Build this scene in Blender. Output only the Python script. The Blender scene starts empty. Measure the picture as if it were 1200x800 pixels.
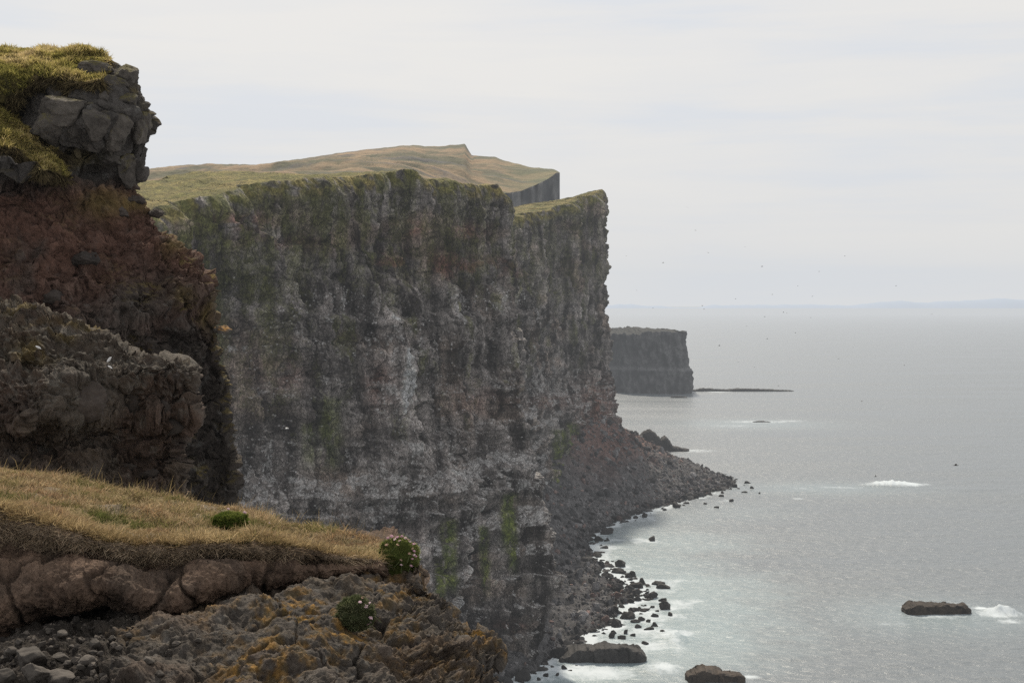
import bpy, bmesh, math, random
import numpy as np
from mathutils import Vector, Matrix, Euler

random.seed(7)
rng = np.random.default_rng(7)
scene = bpy.context.scene
COL = scene.collection
F = 1648.0          # focal length in photo pixels
H = 100.0           # eye height above the sea
R = math.radians

# ------------------------------------------------------------------ noise
def _h(ix, iy, iz, seed):
    h = (ix.astype(np.uint32) * np.uint32(374761393)) ^ (iy.astype(np.uint32) * np.uint32(668265263)) \
        ^ (iz.astype(np.uint32) * np.uint32(2147483647 - 7919)) ^ np.uint32((seed * 1274126177) & 0xffffffff)
    h = (h ^ (h >> np.uint32(13))) * np.uint32(1274126177)
    h = (h ^ (h >> np.uint32(16))) * np.uint32(2246822519)
    return h ^ (h >> np.uint32(15))

def perlin(x, y, z, seed=0):
    x, y, z = np.broadcast_arrays(np.asarray(x, np.float32), np.asarray(y, np.float32), np.asarray(z, np.float32))
    ix, iy, iz = np.floor(x), np.floor(y), np.floor(z)
    fx, fy, fz = x - ix, y - iy, z - iz
    ix, iy, iz = ix.astype(np.int32), iy.astype(np.int32), iz.astype(np.int32)
    u, v, w = (t * t * t * (t * (t * 6 - 15) + 10) for t in (fx, fy, fz))
    out = np.zeros(x.shape, np.float32)
    for a in (0, 1):
        for b in (0, 1):
            for c in (0, 1):
                h = _h(ix + a, iy + b, iz + c, seed)
                gx = (h & np.uint32(1023)).astype(np.float32) / 511.5 - 1
                gy = ((h >> np.uint32(10)) & np.uint32(1023)).astype(np.float32) / 511.5 - 1
                gz = ((h >> np.uint32(20)) & np.uint32(1023)).astype(np.float32) / 511.5 - 1
                d = gx * (fx - a) + gy * (fy - b) + gz * (fz - c)
                out += d * (u if a else 1 - u) * (v if b else 1 - v) * (w if c else 1 - w)
    return out * 1.5

def fbm(x, y, z, octv=4, seed=0, lac=2.03, gain=0.5):
    o = 0; a = 1.0; t = 0
    x = np.asarray(x, np.float32); y = np.asarray(y, np.float32); z = np.asarray(z, np.float32)
    for k in range(octv):
        o = o + a * perlin(x, y, z, seed + k * 17); t += a
        x, y, z = x * lac, y * lac, z * lac; a *= gain
    return o / t * 1.6

def ridged(x, y, z, octv=4, seed=0):
    o = 0; a = 1.0; t = 0
    for k in range(octv):
        o = o + a * (1 - 2 * np.abs(perlin(x, y, z, seed + k * 13))); t += a
        x, y, z = x * 2.03, y * 2.03, z * 2.03; a *= .5
    return o / t

def worley(x, y, z, seed=0):
    x, y, z = np.broadcast_arrays(np.asarray(x, np.float32), np.asarray(y, np.float32), np.asarray(z, np.float32))
    ix, iy, iz = (np.floor(t).astype(np.int32) for t in (x, y, z))
    f1 = np.full(x.shape, 9, np.float32); f2 = f1.copy(); idn = np.zeros(x.shape, np.float32)
    for a in (-1, 0, 1):
        for b in (-1, 0, 1):
            for c in (-1, 0, 1):
                cx, cy, cz = ix + a, iy + b, iz + c
                h = _h(cx, cy, cz, seed)
                dx = cx + (h & np.uint32(1023)).astype(np.float32) / 1023 - x
                dy = cy + ((h >> np.uint32(10)) & np.uint32(1023)).astype(np.float32) / 1023 - y
                dz = cz + ((h >> np.uint32(20)) & np.uint32(1023)).astype(np.float32) / 1023 - z
                d = np.sqrt(dx * dx + dy * dy + dz * dz)
                m = d < f1
                f2 = np.where(m, f1, np.minimum(f2, d))
                idn = np.where(m, (h % np.uint32(997)).astype(np.float32) / 997, idn)
                f1 = np.where(m, d, f1)
    return f1, f2, idn

def sstep(a, b, x):
    t = np.clip((x - a) / (b - a), 0, 1)
    return t * t * (3 - 2 * t)

def interp(x, pts, k=1):
    pts = sorted(pts, key=lambda p: p[0])
    return np.interp(x, [p[0] for p in pts], [p[k] for p in pts])

def at(px, py, D):
    """world point seen at photo pixel (px, py) at distance D from the camera station"""
    return np.stack(np.broadcast_arrays((px - 600) / F * D, np.asarray(D, float), H + (357 - py) / F * D), -1)

def sea_at(px, py):
    D = H * F / (py - 357.0)
    return ((px - 600) / F * D, D)

# ------------------------------------------------------------------ object helpers
def tag(o, label=None, cat=None, group=None, kind=None):
    if label: o['label'] = label
    if cat: o['category'] = cat
    if group: o['group'] = group
    if kind: o['kind'] = kind
    return o

def link(name, me, mat=None, parent=None):
    o = bpy.data.objects.new(name, me)
    COL.objects.link(o)
    if mat is not None and not me.materials: me.materials.append(mat)
    if parent is not None: o.parent = parent
    return o

def raw_mesh(name, V, Fc, attrs=None, smooth=True):
    """V (n,3); Fc (m,k) with k 3 or 4, or a list of such arrays"""
    me = bpy.data.meshes.new(name)
    Fs = Fc if isinstance(Fc, list) else [Fc]
    V = np.asarray(V, np.float32)
    me.vertices.add(len(V)); me.vertices.foreach_set('co', V.ravel())
    nl = sum(f.size for f in Fs); npoly = sum(len(f) for f in Fs)
    me.loops.add(nl); me.loops.foreach_set('vertex_index', np.concatenate([f.ravel() for f in Fs]).astype(np.int32))
    starts = []; s = 0
    for f in Fs:
        starts.append(s + np.arange(len(f)) * f.shape[1]); s += f.size
    me.polygons.add(npoly); me.polygons.foreach_set('loop_start', np.concatenate(starts).astype(np.int32))
    me.update(calc_edges=True)
    me.polygons.foreach_set('use_smooth', np.full(npoly, smooth, bool))
    for k, a in (attrs or {}).items():
        a = np.asarray(a, np.float32)
        if a.ndim == 1:
            at_ = me.attributes.new(k, 'FLOAT', 'POINT'); at_.data.foreach_set('value', a)
        else:
            at_ = me.attributes.new(k, 'FLOAT_COLOR', 'POINT')
            c = np.ones((len(a), 4), np.float32); c[:, :3] = a; at_.data.foreach_set('color', c.ravel())
    return me

def grid_faces(nr, nc, flip=False):
    i = (np.arange(nr - 1)[:, None] * nc + np.arange(nc - 1)[None, :]).ravel()
    f = np.stack([i, i + 1, i + nc + 1, i + nc], 1)
    return f[:, ::-1] if flip else f

def grid_normals(P, flip=False):
    du = np.gradient(P, axis=1); dv = np.gradient(P, axis=0)
    n = np.cross(du, dv); n /= np.linalg.norm(n, axis=-1, keepdims=True) + 1e-9
    return -n if flip else n

def grid_obj(name, P, mat, attrs=None, flip=False, parent=None, smooth=True):
    nr, nc = P.shape[:2]
    me = raw_mesh(name, P.reshape(-1, 3), grid_faces(nr, nc, flip),
                  {k: (a.reshape(-1, 3) if a.ndim == 3 else a.ravel()) for k, a in (attrs or {}).items()}, smooth)
    return link(name, me, mat, parent)

def lerp3(a, b, t):
    return np.asarray(a) * (1 - t[..., None]) + np.asarray(b) * t[..., None]

# ------------------------------------------------------------------ materials
def new_mat(name):
    m = bpy.data.materials.new(name); m.use_nodes = True
    nt = m.node_tree; nt.nodes.clear()
    out = nt.nodes.new('ShaderNodeOutputMaterial')
    return m, nt, out

def N(nt, t, **kw):
    n = nt.nodes.new(t)
    for k, v in kw.items():
        if k.startswith('i_'):
            key = k[2:]
            key = int(key) if key.isdigit() else key.replace('_', ' ')
            n.inputs[key].default_value = v
        else: setattr(n, k, v)
    return n

def L(nt, a, b): nt.links.new(a, b)

def rock_mat(name, scale, bump, dist, vstretch=1.0, contrast=0.5, rough=0.95, speck=0.0, translucent=False):
    """base colour from the painted 'Col' attribute, broken up by noise at three sizes; bump from the same noises"""
    m, nt, out = new_mat(name)
    b = N(nt, 'ShaderNodeBsdfPrincipled'); b.inputs['Roughness'].default_value = rough
    b.inputs['Specular IOR Level'].default_value = 0.25
    att = N(nt, 'ShaderNodeAttribute', attribute_name='Col')
    tc = N(nt, 'ShaderNodeNewGeometry')
    mp = N(nt, 'ShaderNodeMapping'); mp.inputs['Scale'].default_value = (1, 1, vstretch)
    L(nt, tc.outputs['Position'], mp.inputs['Vector'])
    n1 = N(nt, 'ShaderNodeTexNoise', i_Scale=scale, i_Detail=8.0, i_Roughness=0.65)
    n2 = N(nt, 'ShaderNodeTexNoise', i_Scale=scale * 6, i_Detail=5.0, i_Roughness=0.7)
    v = N(nt, 'ShaderNodeTexVoronoi', i_Scale=scale * 4)
    for t in (n1, n2, v): L(nt, mp.outputs[0], t.inputs['Vector'])
    add = N(nt, 'ShaderNodeMath', operation='ADD'); L(nt, n1.outputs[0], add.inputs[0]); L(nt, n2.outputs[0], add.inputs[1])
    mr = N(nt, 'ShaderNodeMapRange'); mr.inputs['From Min'].default_value = 0.6; mr.inputs['From Max'].default_value = 1.4
    mr.inputs['To Min'].default_value = 1 - contrast; mr.inputs['To Max'].default_value = 1 + contrast
    L(nt, add.outputs[0], mr.inputs[0])
    mul = N(nt, 'ShaderNodeVectorMath', operation='SCALE')
    L(nt, att.outputs['Color'], mul.inputs[0]); L(nt, mr.outputs[0], mul.inputs['Scale'])
    src = mul.outputs[0]
    if speck > 0:   # pale mineral / lichen specks
        sp = N(nt, 'ShaderNodeTexVoronoi', i_Scale=scale * 14); L(nt, mp.outputs[0], sp.inputs['Vector'])
        lt = N(nt, 'ShaderNodeMapRange'); lt.inputs['From Min'].default_value = 0.17; lt.inputs['From Max'].default_value = 0.08
        lt.inputs['To Max'].default_value = speck; L(nt, sp.outputs['Distance'], lt.inputs[0])
        n3 = N(nt, 'ShaderNodeTexNoise', i_Scale=scale * 1.7, i_Detail=2.0); L(nt, mp.outputs[0], n3.inputs['Vector'])
        gt = N(nt, 'ShaderNodeMapRange'); gt.inputs['From Min'].default_value = 0.5; gt.inputs['From Max'].default_value = 0.65
        L(nt, n3.outputs[0], gt.inputs[0])
        mm = N(nt, 'ShaderNodeMath', operation='MULTIPLY'); L(nt, lt.outputs[0], mm.inputs[0]); L(nt, gt.outputs[0], mm.inputs[1])
        mx = N(nt, 'ShaderNodeMix', data_type='RGBA'); mx.inputs['B'].default_value = (.34, .33, .30, 1)
        L(nt, mm.outputs[0], mx.inputs['Factor']); L(nt, src, mx.inputs['A']); src = mx.outputs['Result']
    L(nt, src, b.inputs['Base Color'])
    ba = N(nt, 'ShaderNodeMath', operation='MULTIPLY_ADD'); ba.inputs[1].default_value = 0.5
    L(nt, v.outputs['Distance'], ba.inputs[0]); L(nt, add.outputs[0], ba.inputs[2])
    bp = N(nt, 'ShaderNodeBump', i_Strength=bump, i_Distance=dist); L(nt, ba.outputs[0], bp.inputs['Height'])
    L(nt, bp.outputs[0], b.inputs['Normal'])
    L(nt, b.outputs[0], out.inputs[0])
    return m

def leaf_mat(name, trans=0.35, rough=0.7):
    m, nt, out = new_mat(name)
    att = N(nt, 'ShaderNodeAttribute', attribute_name='Col')
    tc = N(nt, 'ShaderNodeNewGeometry')
    n1 = N(nt, 'ShaderNodeTexNoise', i_Scale=3.0, i_Detail=3.0); L(nt, tc.outputs['Position'], n1.inputs['Vector'])
    mr = N(nt, 'ShaderNodeMapRange'); mr.inputs['To Min'].default_value = .6; mr.inputs['To Max'].default_value = 1.4
    L(nt, n1.outputs[0], mr.inputs[0])
    mul = N(nt, 'ShaderNodeVectorMath', operation='SCALE')
    L(nt, att.outputs['Color'], mul.inputs[0]); L(nt, mr.outputs[0], mul.inputs['Scale'])
    d = N(nt, 'ShaderNodeBsdfDiffuse'); t = N(nt, 'ShaderNodeBsdfTranslucent')
    L(nt, mul.outputs[0], d.inputs[0]); L(nt, mul.outputs[0], t.inputs[0])
    mx = N(nt, 'ShaderNodeMixShader'); mx.inputs[0].default_value = trans
    L(nt, d.outputs[0], mx.inputs[1]); L(nt, t.outputs[0], mx.inputs[2]); L(nt, mx.outputs[0], out.inputs[0])
    return m

M_cliff = None
M_hill = rock_mat('hill_turf', 0.05, 0.6, 3.0, contrast=0.35)
M_crag = rock_mat('tuff_rock', 3.0, 0.9, 0.10, contrast=0.5, speck=0.35)
M_bank = rock_mat('soil_rock', 9.0, 0.9, 0.025, contrast=0.5, speck=0.5)
M_beach = rock_mat('beach_rock', 0.7, 1.0, 0.5, contrast=0.5)
M_grass = leaf_mat('grass_blade', 0.5)

def obj_rock_mat(name, c1, c2, scale, bump, dist, lich=None):
    """rock coloured by noise in object space (each boulder carries its own pattern)"""
    m, nt, out = new_mat(name)
    b = N(nt, 'ShaderNodeBsdfPrincipled'); b.inputs['Roughness'].default_value = .9
    b.inputs['Specular IOR Level'].default_value = 0.3
    g = N(nt, 'ShaderNodeNewGeometry'); oi = N(nt, 'ShaderNodeObjectInfo')
    n1 = N(nt, 'ShaderNodeTexNoise', i_Scale=scale, i_Detail=9.0, i_Roughness=.68); L(nt, g.outputs['Position'], n1.inputs['Vector'])
    mr = N(nt, 'ShaderNodeMapRange'); mr.inputs['From Min'].default_value = .3; mr.inputs['From Max'].default_value = .7
    L(nt, n1.outputs[0], mr.inputs[0])
    mx = N(nt, 'ShaderNodeMix', data_type='RGBA'); mx.inputs['A'].default_value = (*c1, 1); mx.inputs['B'].default_value = (*c2, 1)
    L(nt, mr.outputs[0], mx.inputs['Factor']); src = mx.outputs['Result']
    if lich:
        n2 = N(nt, 'ShaderNodeTexNoise', i_Scale=scale * .6, i_Detail=6.0, i_Roughness=.7); L(nt, g.outputs['Position'], n2.inputs['Vector'])
        sx = N(nt, 'ShaderNodeSeparateXYZ'); L(nt, g.outputs['Normal'], sx.inputs[0])
        ad = N(nt, 'ShaderNodeMath', operation='MULTIPLY_ADD'); ad.inputs[1].default_value = .22
        L(nt, sx.outputs[2], ad.inputs[0]); L(nt, n2.outputs[0], ad.inputs[2])
        lm = N(nt, 'ShaderNodeMapRange'); lm.inputs['From Min'].default_value = .58; lm.inputs['From Max'].default_value = .74
        lm.inputs['To Max'].default_value = .9
        L(nt, ad.outputs[0], lm.inputs[0])
        m2 = N(nt, 'ShaderNodeMix', data_type='RGBA'); m2.inputs['B'].default_value = (*lich, 1)
        L(nt, lm.outputs[0], m2.inputs['Factor']); L(nt, src, m2.inputs['A']); src = m2.outputs['Result']
    v = N(nt, 'ShaderNodeMapRange'); v.inputs['To Min'].default_value = .65; v.inputs['To Max'].default_value = 1.3
    L(nt, oi.outputs['Random'], v.inputs[0])
    mul = N(nt, 'ShaderNodeVectorMath', operation='SCALE'); L(nt, src, mul.inputs[0]); L(nt, v.outputs[0], mul.inputs['Scale'])
    L(nt, mul.outputs[0], b.inputs['Base Color'])
    bp = N(nt, 'ShaderNodeBump', i_Strength=bump, i_Distance=dist); L(nt, n1.outputs[0], bp.inputs['Height'])
    L(nt, bp.outputs[0], b.inputs['Normal']); L(nt, b.outputs[0], out.inputs[0])
    return m

M_boulder = obj_rock_mat('wet_boulder', (.018, .017, .017), (.06, .056, .052), 0.8, .9, .5)
M_searock = obj_rock_mat('brown_sea_rock', (.02, .017, .014), (.10, .075, .055), 0.5, .9, .8)
M_block = obj_rock_mat('basalt_block', (.028, .024, .021), (.12, .105, .09), 3.5, 1.0, .14, lich=(.10, .085, .028))
M_clast = obj_rock_mat('clast_rock', (.030, .024, .021), (.075, .06, .05), 5.0, .9, .06)
M_stone = obj_rock_mat('loose_stone', (.035, .030, .026), (.115, .10, .085), 10.0, .7, .02)
M_lichen_rock = obj_rock_mat('lichen_rock', (.035, .03, .026), (.10, .088, .075), 7.0, .9, .03, lich=(.26, .13, .025))

def plain_mat(name, col, rough=.6):
    m, nt, out = new_mat(name)
    b = N(nt, 'ShaderNodeBsdfPrincipled'); b.inputs['Roughness'].default_value = rough
    n1 = N(nt, 'ShaderNodeTexNoise', i_Scale=60.0, i_Detail=3.0)
    g = N(nt, 'ShaderNodeNewGeometry'); L(nt, g.outputs['Position'], n1.inputs['Vector'])
    mx = N(nt, 'ShaderNodeMix', data_type='RGBA'); mx.inputs['A'].default_value = (*[c * .7 for c in col], 1); mx.inputs['B'].default_value = (*[min(1, c * 1.25) for c in col], 1)
    L(nt, n1.outputs[0], mx.inputs['Factor']); L(nt, mx.outputs['Result'], b.inputs['Base Color'])
    L(nt, b.outputs[0], out.inputs[0])
    return m

# ------------------------------------------------------------------ rock bodies
_ico = {}
def ico(sub):
    if sub not in _ico:
        bm = bmesh.new(); bmesh.ops.create_icosphere(bm, subdivisions=sub, radius=1)
        _ico[sub] = (np.array([v.co[:] for v in bm.verts], np.float32), np.array([[v.index for v in f.verts] for f in bm.faces], np.int32))
        bm.free()
    return _ico[sub]

def rock_shape(seed, sub=4, cuts=14, rough=.06, keep=(.55, .9)):
    r = np.random.default_rng(seed)
    V, Fc = ico(sub); V = V.copy()
    for k in range(cuts):
        n = r.normal(size=3); n /= np.linalg.norm(n); d = r.uniform(*keep)
        e = np.maximum(0, V @ n - d); V -= e[:, None] * n
    s = seed * 3.7
    n1 = fbm(V[:, 0] * 1.6 + s, V[:, 1] * 1.6, V[:, 2] * 1.6, 3, seed)
    n2 = fbm(V[:, 0] * 5 + s, V[:, 1] * 5, V[:, 2] * 5, 4, seed + 5)
    d = V / (np.linalg.norm(V, axis=1, keepdims=True) + 1e-6)
    V += d * (n1 * .12 + n2 * rough)[:, None]
    return V, Fc

def rock_mesh(name, seed, size=(1, 1, 1), **kw):
    V, Fc = rock_shape(seed, **kw)
    return raw_mesh(name, V * np.array(size), Fc)

exec_parts = []

# ================================================================== camera, light, air
cam = bpy.data.cameras.new('camera'); cam.sensor_width = 36.0; cam.lens = 36.0 * F / 1200.0
cam.shift_y = -43.0 / 1200.0; cam.clip_start = 0.1; cam.clip_end = 200000.0
co = bpy.data.objects.new('camera', cam); COL.objects.link(co)
co.location = (0, 0, H); co.rotation_euler = (R(90), 0, 0); scene.camera = co

SUN_EL, SUN_AZ = R(48), R(-7)          # azimuth measured from +Y towards +X
sd = Vector((math.sin(SUN_AZ) * math.cos(SUN_EL), math.cos(SUN_AZ) * math.cos(SUN_EL), math.sin(SUN_EL)))
sun = bpy.data.lights.new('sun', 'SUN'); sun.energy = 4.2; sun.angle = R(3.0); sun.color = (1.0, .90, .75)
so = bpy.data.objects.new('sun', sun); COL.objects.link(so)
so.rotation_euler = sd.to_track_quat('Z', 'Y').to_euler(); so.location = (0, 0, 400)

def build_world():
    w = bpy.data.worlds.new('World'); scene.world = w; w.use_nodes = True
    nt = w.node_tree; nt.nodes.clear()
    out = nt.nodes.new('ShaderNodeOutputWorld'); bg = nt.nodes.new('ShaderNodeBackground')
    sky = N(nt, 'ShaderNodeTexSky', sky_type='NISHITA'); sky.sun_disc = False
    sky.sun_elevation = SUN_EL; sky.sun_rotation = SUN_AZ; sky.dust_density = 4.0
    sks = N(nt, 'ShaderNodeVectorMath', operation='SCALE'); sks.inputs['Scale'].default_value = 0.09
    L(nt, sky.outputs[0], sks.inputs[0])
    tc = N(nt, 'ShaderNodeTexCoord')
    # thin veil of high cloud: streaks drawn out along the horizon
    mp = N(nt, 'ShaderNodeMapping'); mp.inputs['Scale'].default_value = (1.3, 1.3, 16.0); mp.inputs['Rotation'].default_value = (0, R(2.5), R(15))
    L(nt, tc.outputs['Generated'], mp.inputs['Vector'])
    n1 = N(nt, 'ShaderNodeTexNoise', i_Scale=2.2, i_Detail=7.0, i_Roughness=.58, i_Distortion=.35); L(nt, mp.outputs[0], n1.inputs['Vector'])
    mp2 = N(nt, 'ShaderNodeMapping'); mp2.inputs['Scale'].default_value = (1, 1, 3.5); L(nt, tc.outputs['Generated'], mp2.inputs['Vector'])
    n2 = N(nt, 'ShaderNodeTexNoise', i_Scale=3.2, i_Detail=4.0, i_Roughness=.5); L(nt, mp2.outputs[0], n2.inputs['Vector'])
    cr = N(nt, 'ShaderNodeValToRGB'); e = cr.color_ramp.elements
    e[0].position = .41; e[0].color = (.70, .728, .772, 1); e[1].position = .50; e[1].color = (.765, .762, .758, 1)
    el = cr.color_ramp.elements.new(.59); el.color = (.80, .785, .76, 1)
    av = N(nt, 'ShaderNodeMath', operation='MULTIPLY_ADD'); av.inputs[1].default_value = .55
    sc2 = N(nt, 'ShaderNodeMath', operation='MULTIPLY'); sc2.inputs[1].default_value = .45
    L(nt, n2.outputs[0], sc2.inputs[0]); L(nt, n1.outputs[0], av.inputs[0]); L(nt, sc2.outputs[0], av.inputs[2])
    L(nt, av.outputs[0], cr.inputs[0])
    # brighter towards the veiled sun
    dt = N(nt, 'ShaderNodeVectorMath', operation='DOT_PRODUCT'); dt.inputs[1].default_value = (-.28, .62, .73)
    L(nt, tc.outputs['Generated'], dt.inputs[0])
    gl = N(nt, 'ShaderNodeMapRange'); gl.inputs['From Min'].default_value = -.6; gl.inputs['From Max'].default_value = 1.0
    gl.inputs['To Min'].default_value = .95; gl.inputs['To Max'].default_value = 1.08
    L(nt, dt.outputs['Value'], gl.inputs[0])
    cs = N(nt, 'ShaderNodeVectorMath', operation='SCALE'); L(nt, cr.outputs[0], cs.inputs[0]); L(nt, gl.outputs[0], cs.inputs['Scale'])
    mx = N(nt, 'ShaderNodeMix', data_type='RGBA'); mx.inputs['Factor'].default_value = .93
    L(nt, sks.outputs[0], mx.inputs['A']); L(nt, cs.outputs[0], mx.inputs['B'])
    L(nt, mx.outputs['Result'], bg.inputs[0]); bg.inputs[1].default_value = 1.0
    L(nt, bg.outputs[0], out.inputs[0])
build_world()

HAZE = 0.85e-4
def build_haze():
    m, nt, out = new_mat('sea_haze')
    v = N(nt, 'ShaderNodeVolumeAbsorption'); v.inputs['Color'].default_value = (0, 0, 0, 1); v.inputs['Density'].default_value = HAZE
    em = N(nt, 'ShaderNodeEmission'); em.inputs[0].default_value = (.93, .965, 1.0, 1); em.inputs[1].default_value = HAZE * .72   # glow added to stand for daylight scattered in the haze
    ad = N(nt, 'ShaderNodeAddShader'); L(nt, v.outputs[0], ad.inputs[0]); L(nt, em.outputs[0], ad.inputs[1])
    L(nt, ad.outputs[0], out.inputs['Volume'])
    V = np.array([(x, y, z) for x in (-70000, 70000) for y in (-3000, 14000) for z in (-60, 420)], float)
    Fc = np.array([(0, 1, 3, 2), (4, 6, 7, 5), (0, 4, 5, 1), (2, 3, 7, 6), (0, 2, 6, 4), (1, 5, 7, 3)])
    o = link('haze', raw_mesh('haze', V, Fc, smooth=False), m); tag(o, kind='stuff', label='pale sea haze filling the air over the bay', cat='haze')
build_haze()

# ================================================================== main cliff
CL = [  # top x, top y, foot x, foot y, top z, inland slope, weight
    (-112, 170, -98, 165, 108, .10, .25), (-78, 285, -69, 272, 119, .125, 1), (-67, 315, -54, 299, 124.3, .12, 1),
    (-56, 340, -40, 320, 129.4, .11, 1), (-44, 365, -27, 338, 133.2, .095, 1), (-28.5, 388, -12, 358, 136.8, .078, 1),
    (-20.3, 400, -3, 372, 138.5, .06, 1), (-19.4, 403, -1, 376, 136.3, .07, 1), (-10.3, 425, 4.5, 389, 138.0, .06, 1.2), (1.2, 455, 7.8, 403, 138.4, .05, 1.2),
    (3.3, 459, 9.0, 427, 136.9, .05, .6), (0.0, 520, 8.5, 475, 134, .08, .5), (6.3, 585, 8.6, 530, 137.2, .11, .9),
    (12.0, 622, 10.5, 595, 139.8, .10, 1), (20.6, 682, 20.5, 667, 145.0, .06, 1.2), (40, 736, 38, 726, 153.6, .02, 1.2), (55.4, 800, 61, 790, 165.6, -.03, 1.2),
    (58.8, 816, 68, 808, 160.5, -.05, 1.0), (56, 845, 67, 850, 160, .02, .4), (40, 940, 50, 950, 158, .02, .3), (10, 1060, 20, 1070, 155, .02, .2)]

def stations(S, n, sub=24):
    A = np.array(S, float); k = len(A)
    segl = np.hypot(np.diff(A[:, 0]), np.diff(A[:, 1])) * A[:-1, 6] + .5
    s = np.concatenate([[0], np.cumsum(segl)])
    u = np.linspace(0, s[-1], n)
    out = np.stack([np.interp(u, s, A[:, j]) for j in range(A.shape[1])], 1)
    return out

def smooth1(a, w):
    k = np.hanning(2 * w + 3); k /= k.sum()
    p = np.pad(a, ((w + 1, w + 1), (0, 0)), 'edge')
    return np.stack([np.convolve(p[:, j], k, 'valid') for j in range(a.shape[1])], 1)

CFLIP = False
def cliff_mat():
    m = rock_mat('cliff_rock', 0.45, 0.8, 0.7, vstretch=0.5, contrast=0.6); nt = m.node_tree
    b = [n for n in nt.nodes if n.type == 'BSDF_PRINCIPLED'][0]; src = b.inputs['Base Color'].links[0].from_socket
    g = N(nt, 'ShaderNodeNewGeometry')
    mp = N(nt, 'ShaderNodeMapping'); mp.inputs['Scale'].default_value = (1, 1, .5); L(nt, g.outputs['Position'], mp.inputs['Vector'])
    n = N(nt, 'ShaderNodeTexNoise', i_Scale=1.5, i_Detail=6.0, i_Roughness=.7); L(nt, mp.outputs[0], n.inputs['Vector'])
    for an, col, lo, hi, amt in (('moss', (.15, .155, .052, 1), .56, .92, .85), ('guano', (.55, .535, .52, 1), .74, 1.02, .8)):
        at_ = N(nt, 'ShaderNodeAttribute', attribute_name=an)
        ad = N(nt, 'ShaderNodeMath', operation='ADD'); L(nt, at_.outputs['Fac'], ad.inputs[0]); L(nt, n.outputs[0], ad.inputs[1])
        r = N(nt, 'ShaderNodeMapRange'); r.inputs['From Min'].default_value = lo; r.inputs['From Max'].default_value = hi; r.inputs['To Max'].default_value = amt
        L(nt, ad.outputs[0], r.inputs[0])
        mx = N(nt, 'ShaderNodeMix', data_type='RGBA'); mx.inputs['B'].default_value = col; L(nt, r.outputs[0], mx.inputs['Factor']); L(nt, src, mx.inputs['A']); src = mx.outputs['Result']
    # joints in the basalt: dark cracks at two sizes, and thousands of pale specks on the nesting ledges
    hs = []
    for sc, w_, dk in ((.42, .07, .55), (1.25, .10, .62)):
        vm = N(nt, 'ShaderNodeMapping'); vm.inputs['Scale'].default_value = (1, 1, .55 if sc < 1 else .8); L(nt, g.outputs['Position'], vm.inputs['Vector'])
        wn = N(nt, 'ShaderNodeTexNoise', i_Scale=.9, i_Detail=4.0); L(nt, g.outputs['Position'], wn.inputs['Vector'])
        wa = N(nt, 'ShaderNodeVectorMath', operation='MULTIPLY_ADD'); wa.inputs[1].default_value = (1.3, 1.3, 1.3); L(nt, wn.outputs['Color'], wa.inputs[0]); L(nt, vm.outputs[0], wa.inputs[2])
        vo = N(nt, 'ShaderNodeTexVoronoi', feature='DISTANCE_TO_EDGE', i_Scale=sc); L(nt, wa.outputs[0], vo.inputs['Vector'])
        r = N(nt, 'ShaderNodeMapRange'); r.inputs['From Max'].default_value = w_ * 1.6; r.inputs['To Min'].default_value = dk; L(nt, vo.outputs['Distance'], r.inputs[0])
        sv = N(nt, 'ShaderNodeVectorMath', operation='SCALE'); L(nt, src, sv.inputs[0]); L(nt, r.outputs[0], sv.inputs['Scale']); src = sv.outputs[0]; hs.append(r.outputs[0])
    sp = N(nt, 'ShaderNodeTexVoronoi', i_Scale=.8); L(nt, g.outputs['Position'], sp.inputs['Vector'])
    lt = N(nt, 'ShaderNodeMapRange'); lt.inputs['From Min'].default_value = .26; lt.inputs['From Max'].default_value = .16; L(nt, sp.outputs['Distance'], lt.inputs[0])
    ga = N(nt, 'ShaderNodeAttribute', attribute_name='guano'); gm = N(nt, 'ShaderNodeMapRange'); gm.inputs['From Min'].default_value = .02; gm.inputs['From Max'].default_value = .26; gm.inputs['To Max'].default_value = .75
    L(nt, ga.outputs['Fac'], gm.inputs[0])
    mm = N(nt, 'ShaderNodeMath', operation='MULTIPLY'); L(nt, lt.outputs[0], mm.inputs[0]); L(nt, gm.outputs[0], mm.inputs[1])
    mx = N(nt, 'ShaderNodeMix', data_type='RGBA'); mx.inputs['B'].default_value = (.62, .61, .60, 1); L(nt, mm.outputs[0], mx.inputs['Factor']); L(nt, src, mx.inputs['A']); src = mx.outputs['Result']
    L(nt, src, b.inputs['Base Color'])
    bp = [n for n in nt.nodes if n.type == 'BUMP'][0]; old = bp.inputs['Height'].links[0].from_socket
    ha = N(nt, 'ShaderNodeMath', operation='ADD'); L(nt, hs[0], ha.inputs[0]); L(nt, hs[1], ha.inputs[1])
    hb = N(nt, 'ShaderNodeMath', operation='MULTIPLY_ADD'); hb.inputs[1].default_value = .8; L(nt, ha.outputs[0], hb.inputs[0]); L(nt, old, hb.inputs[2]); L(nt, hb.outputs[0], bp.inputs['Height'])
    return m
M_cliff = cliff_mat()
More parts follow.
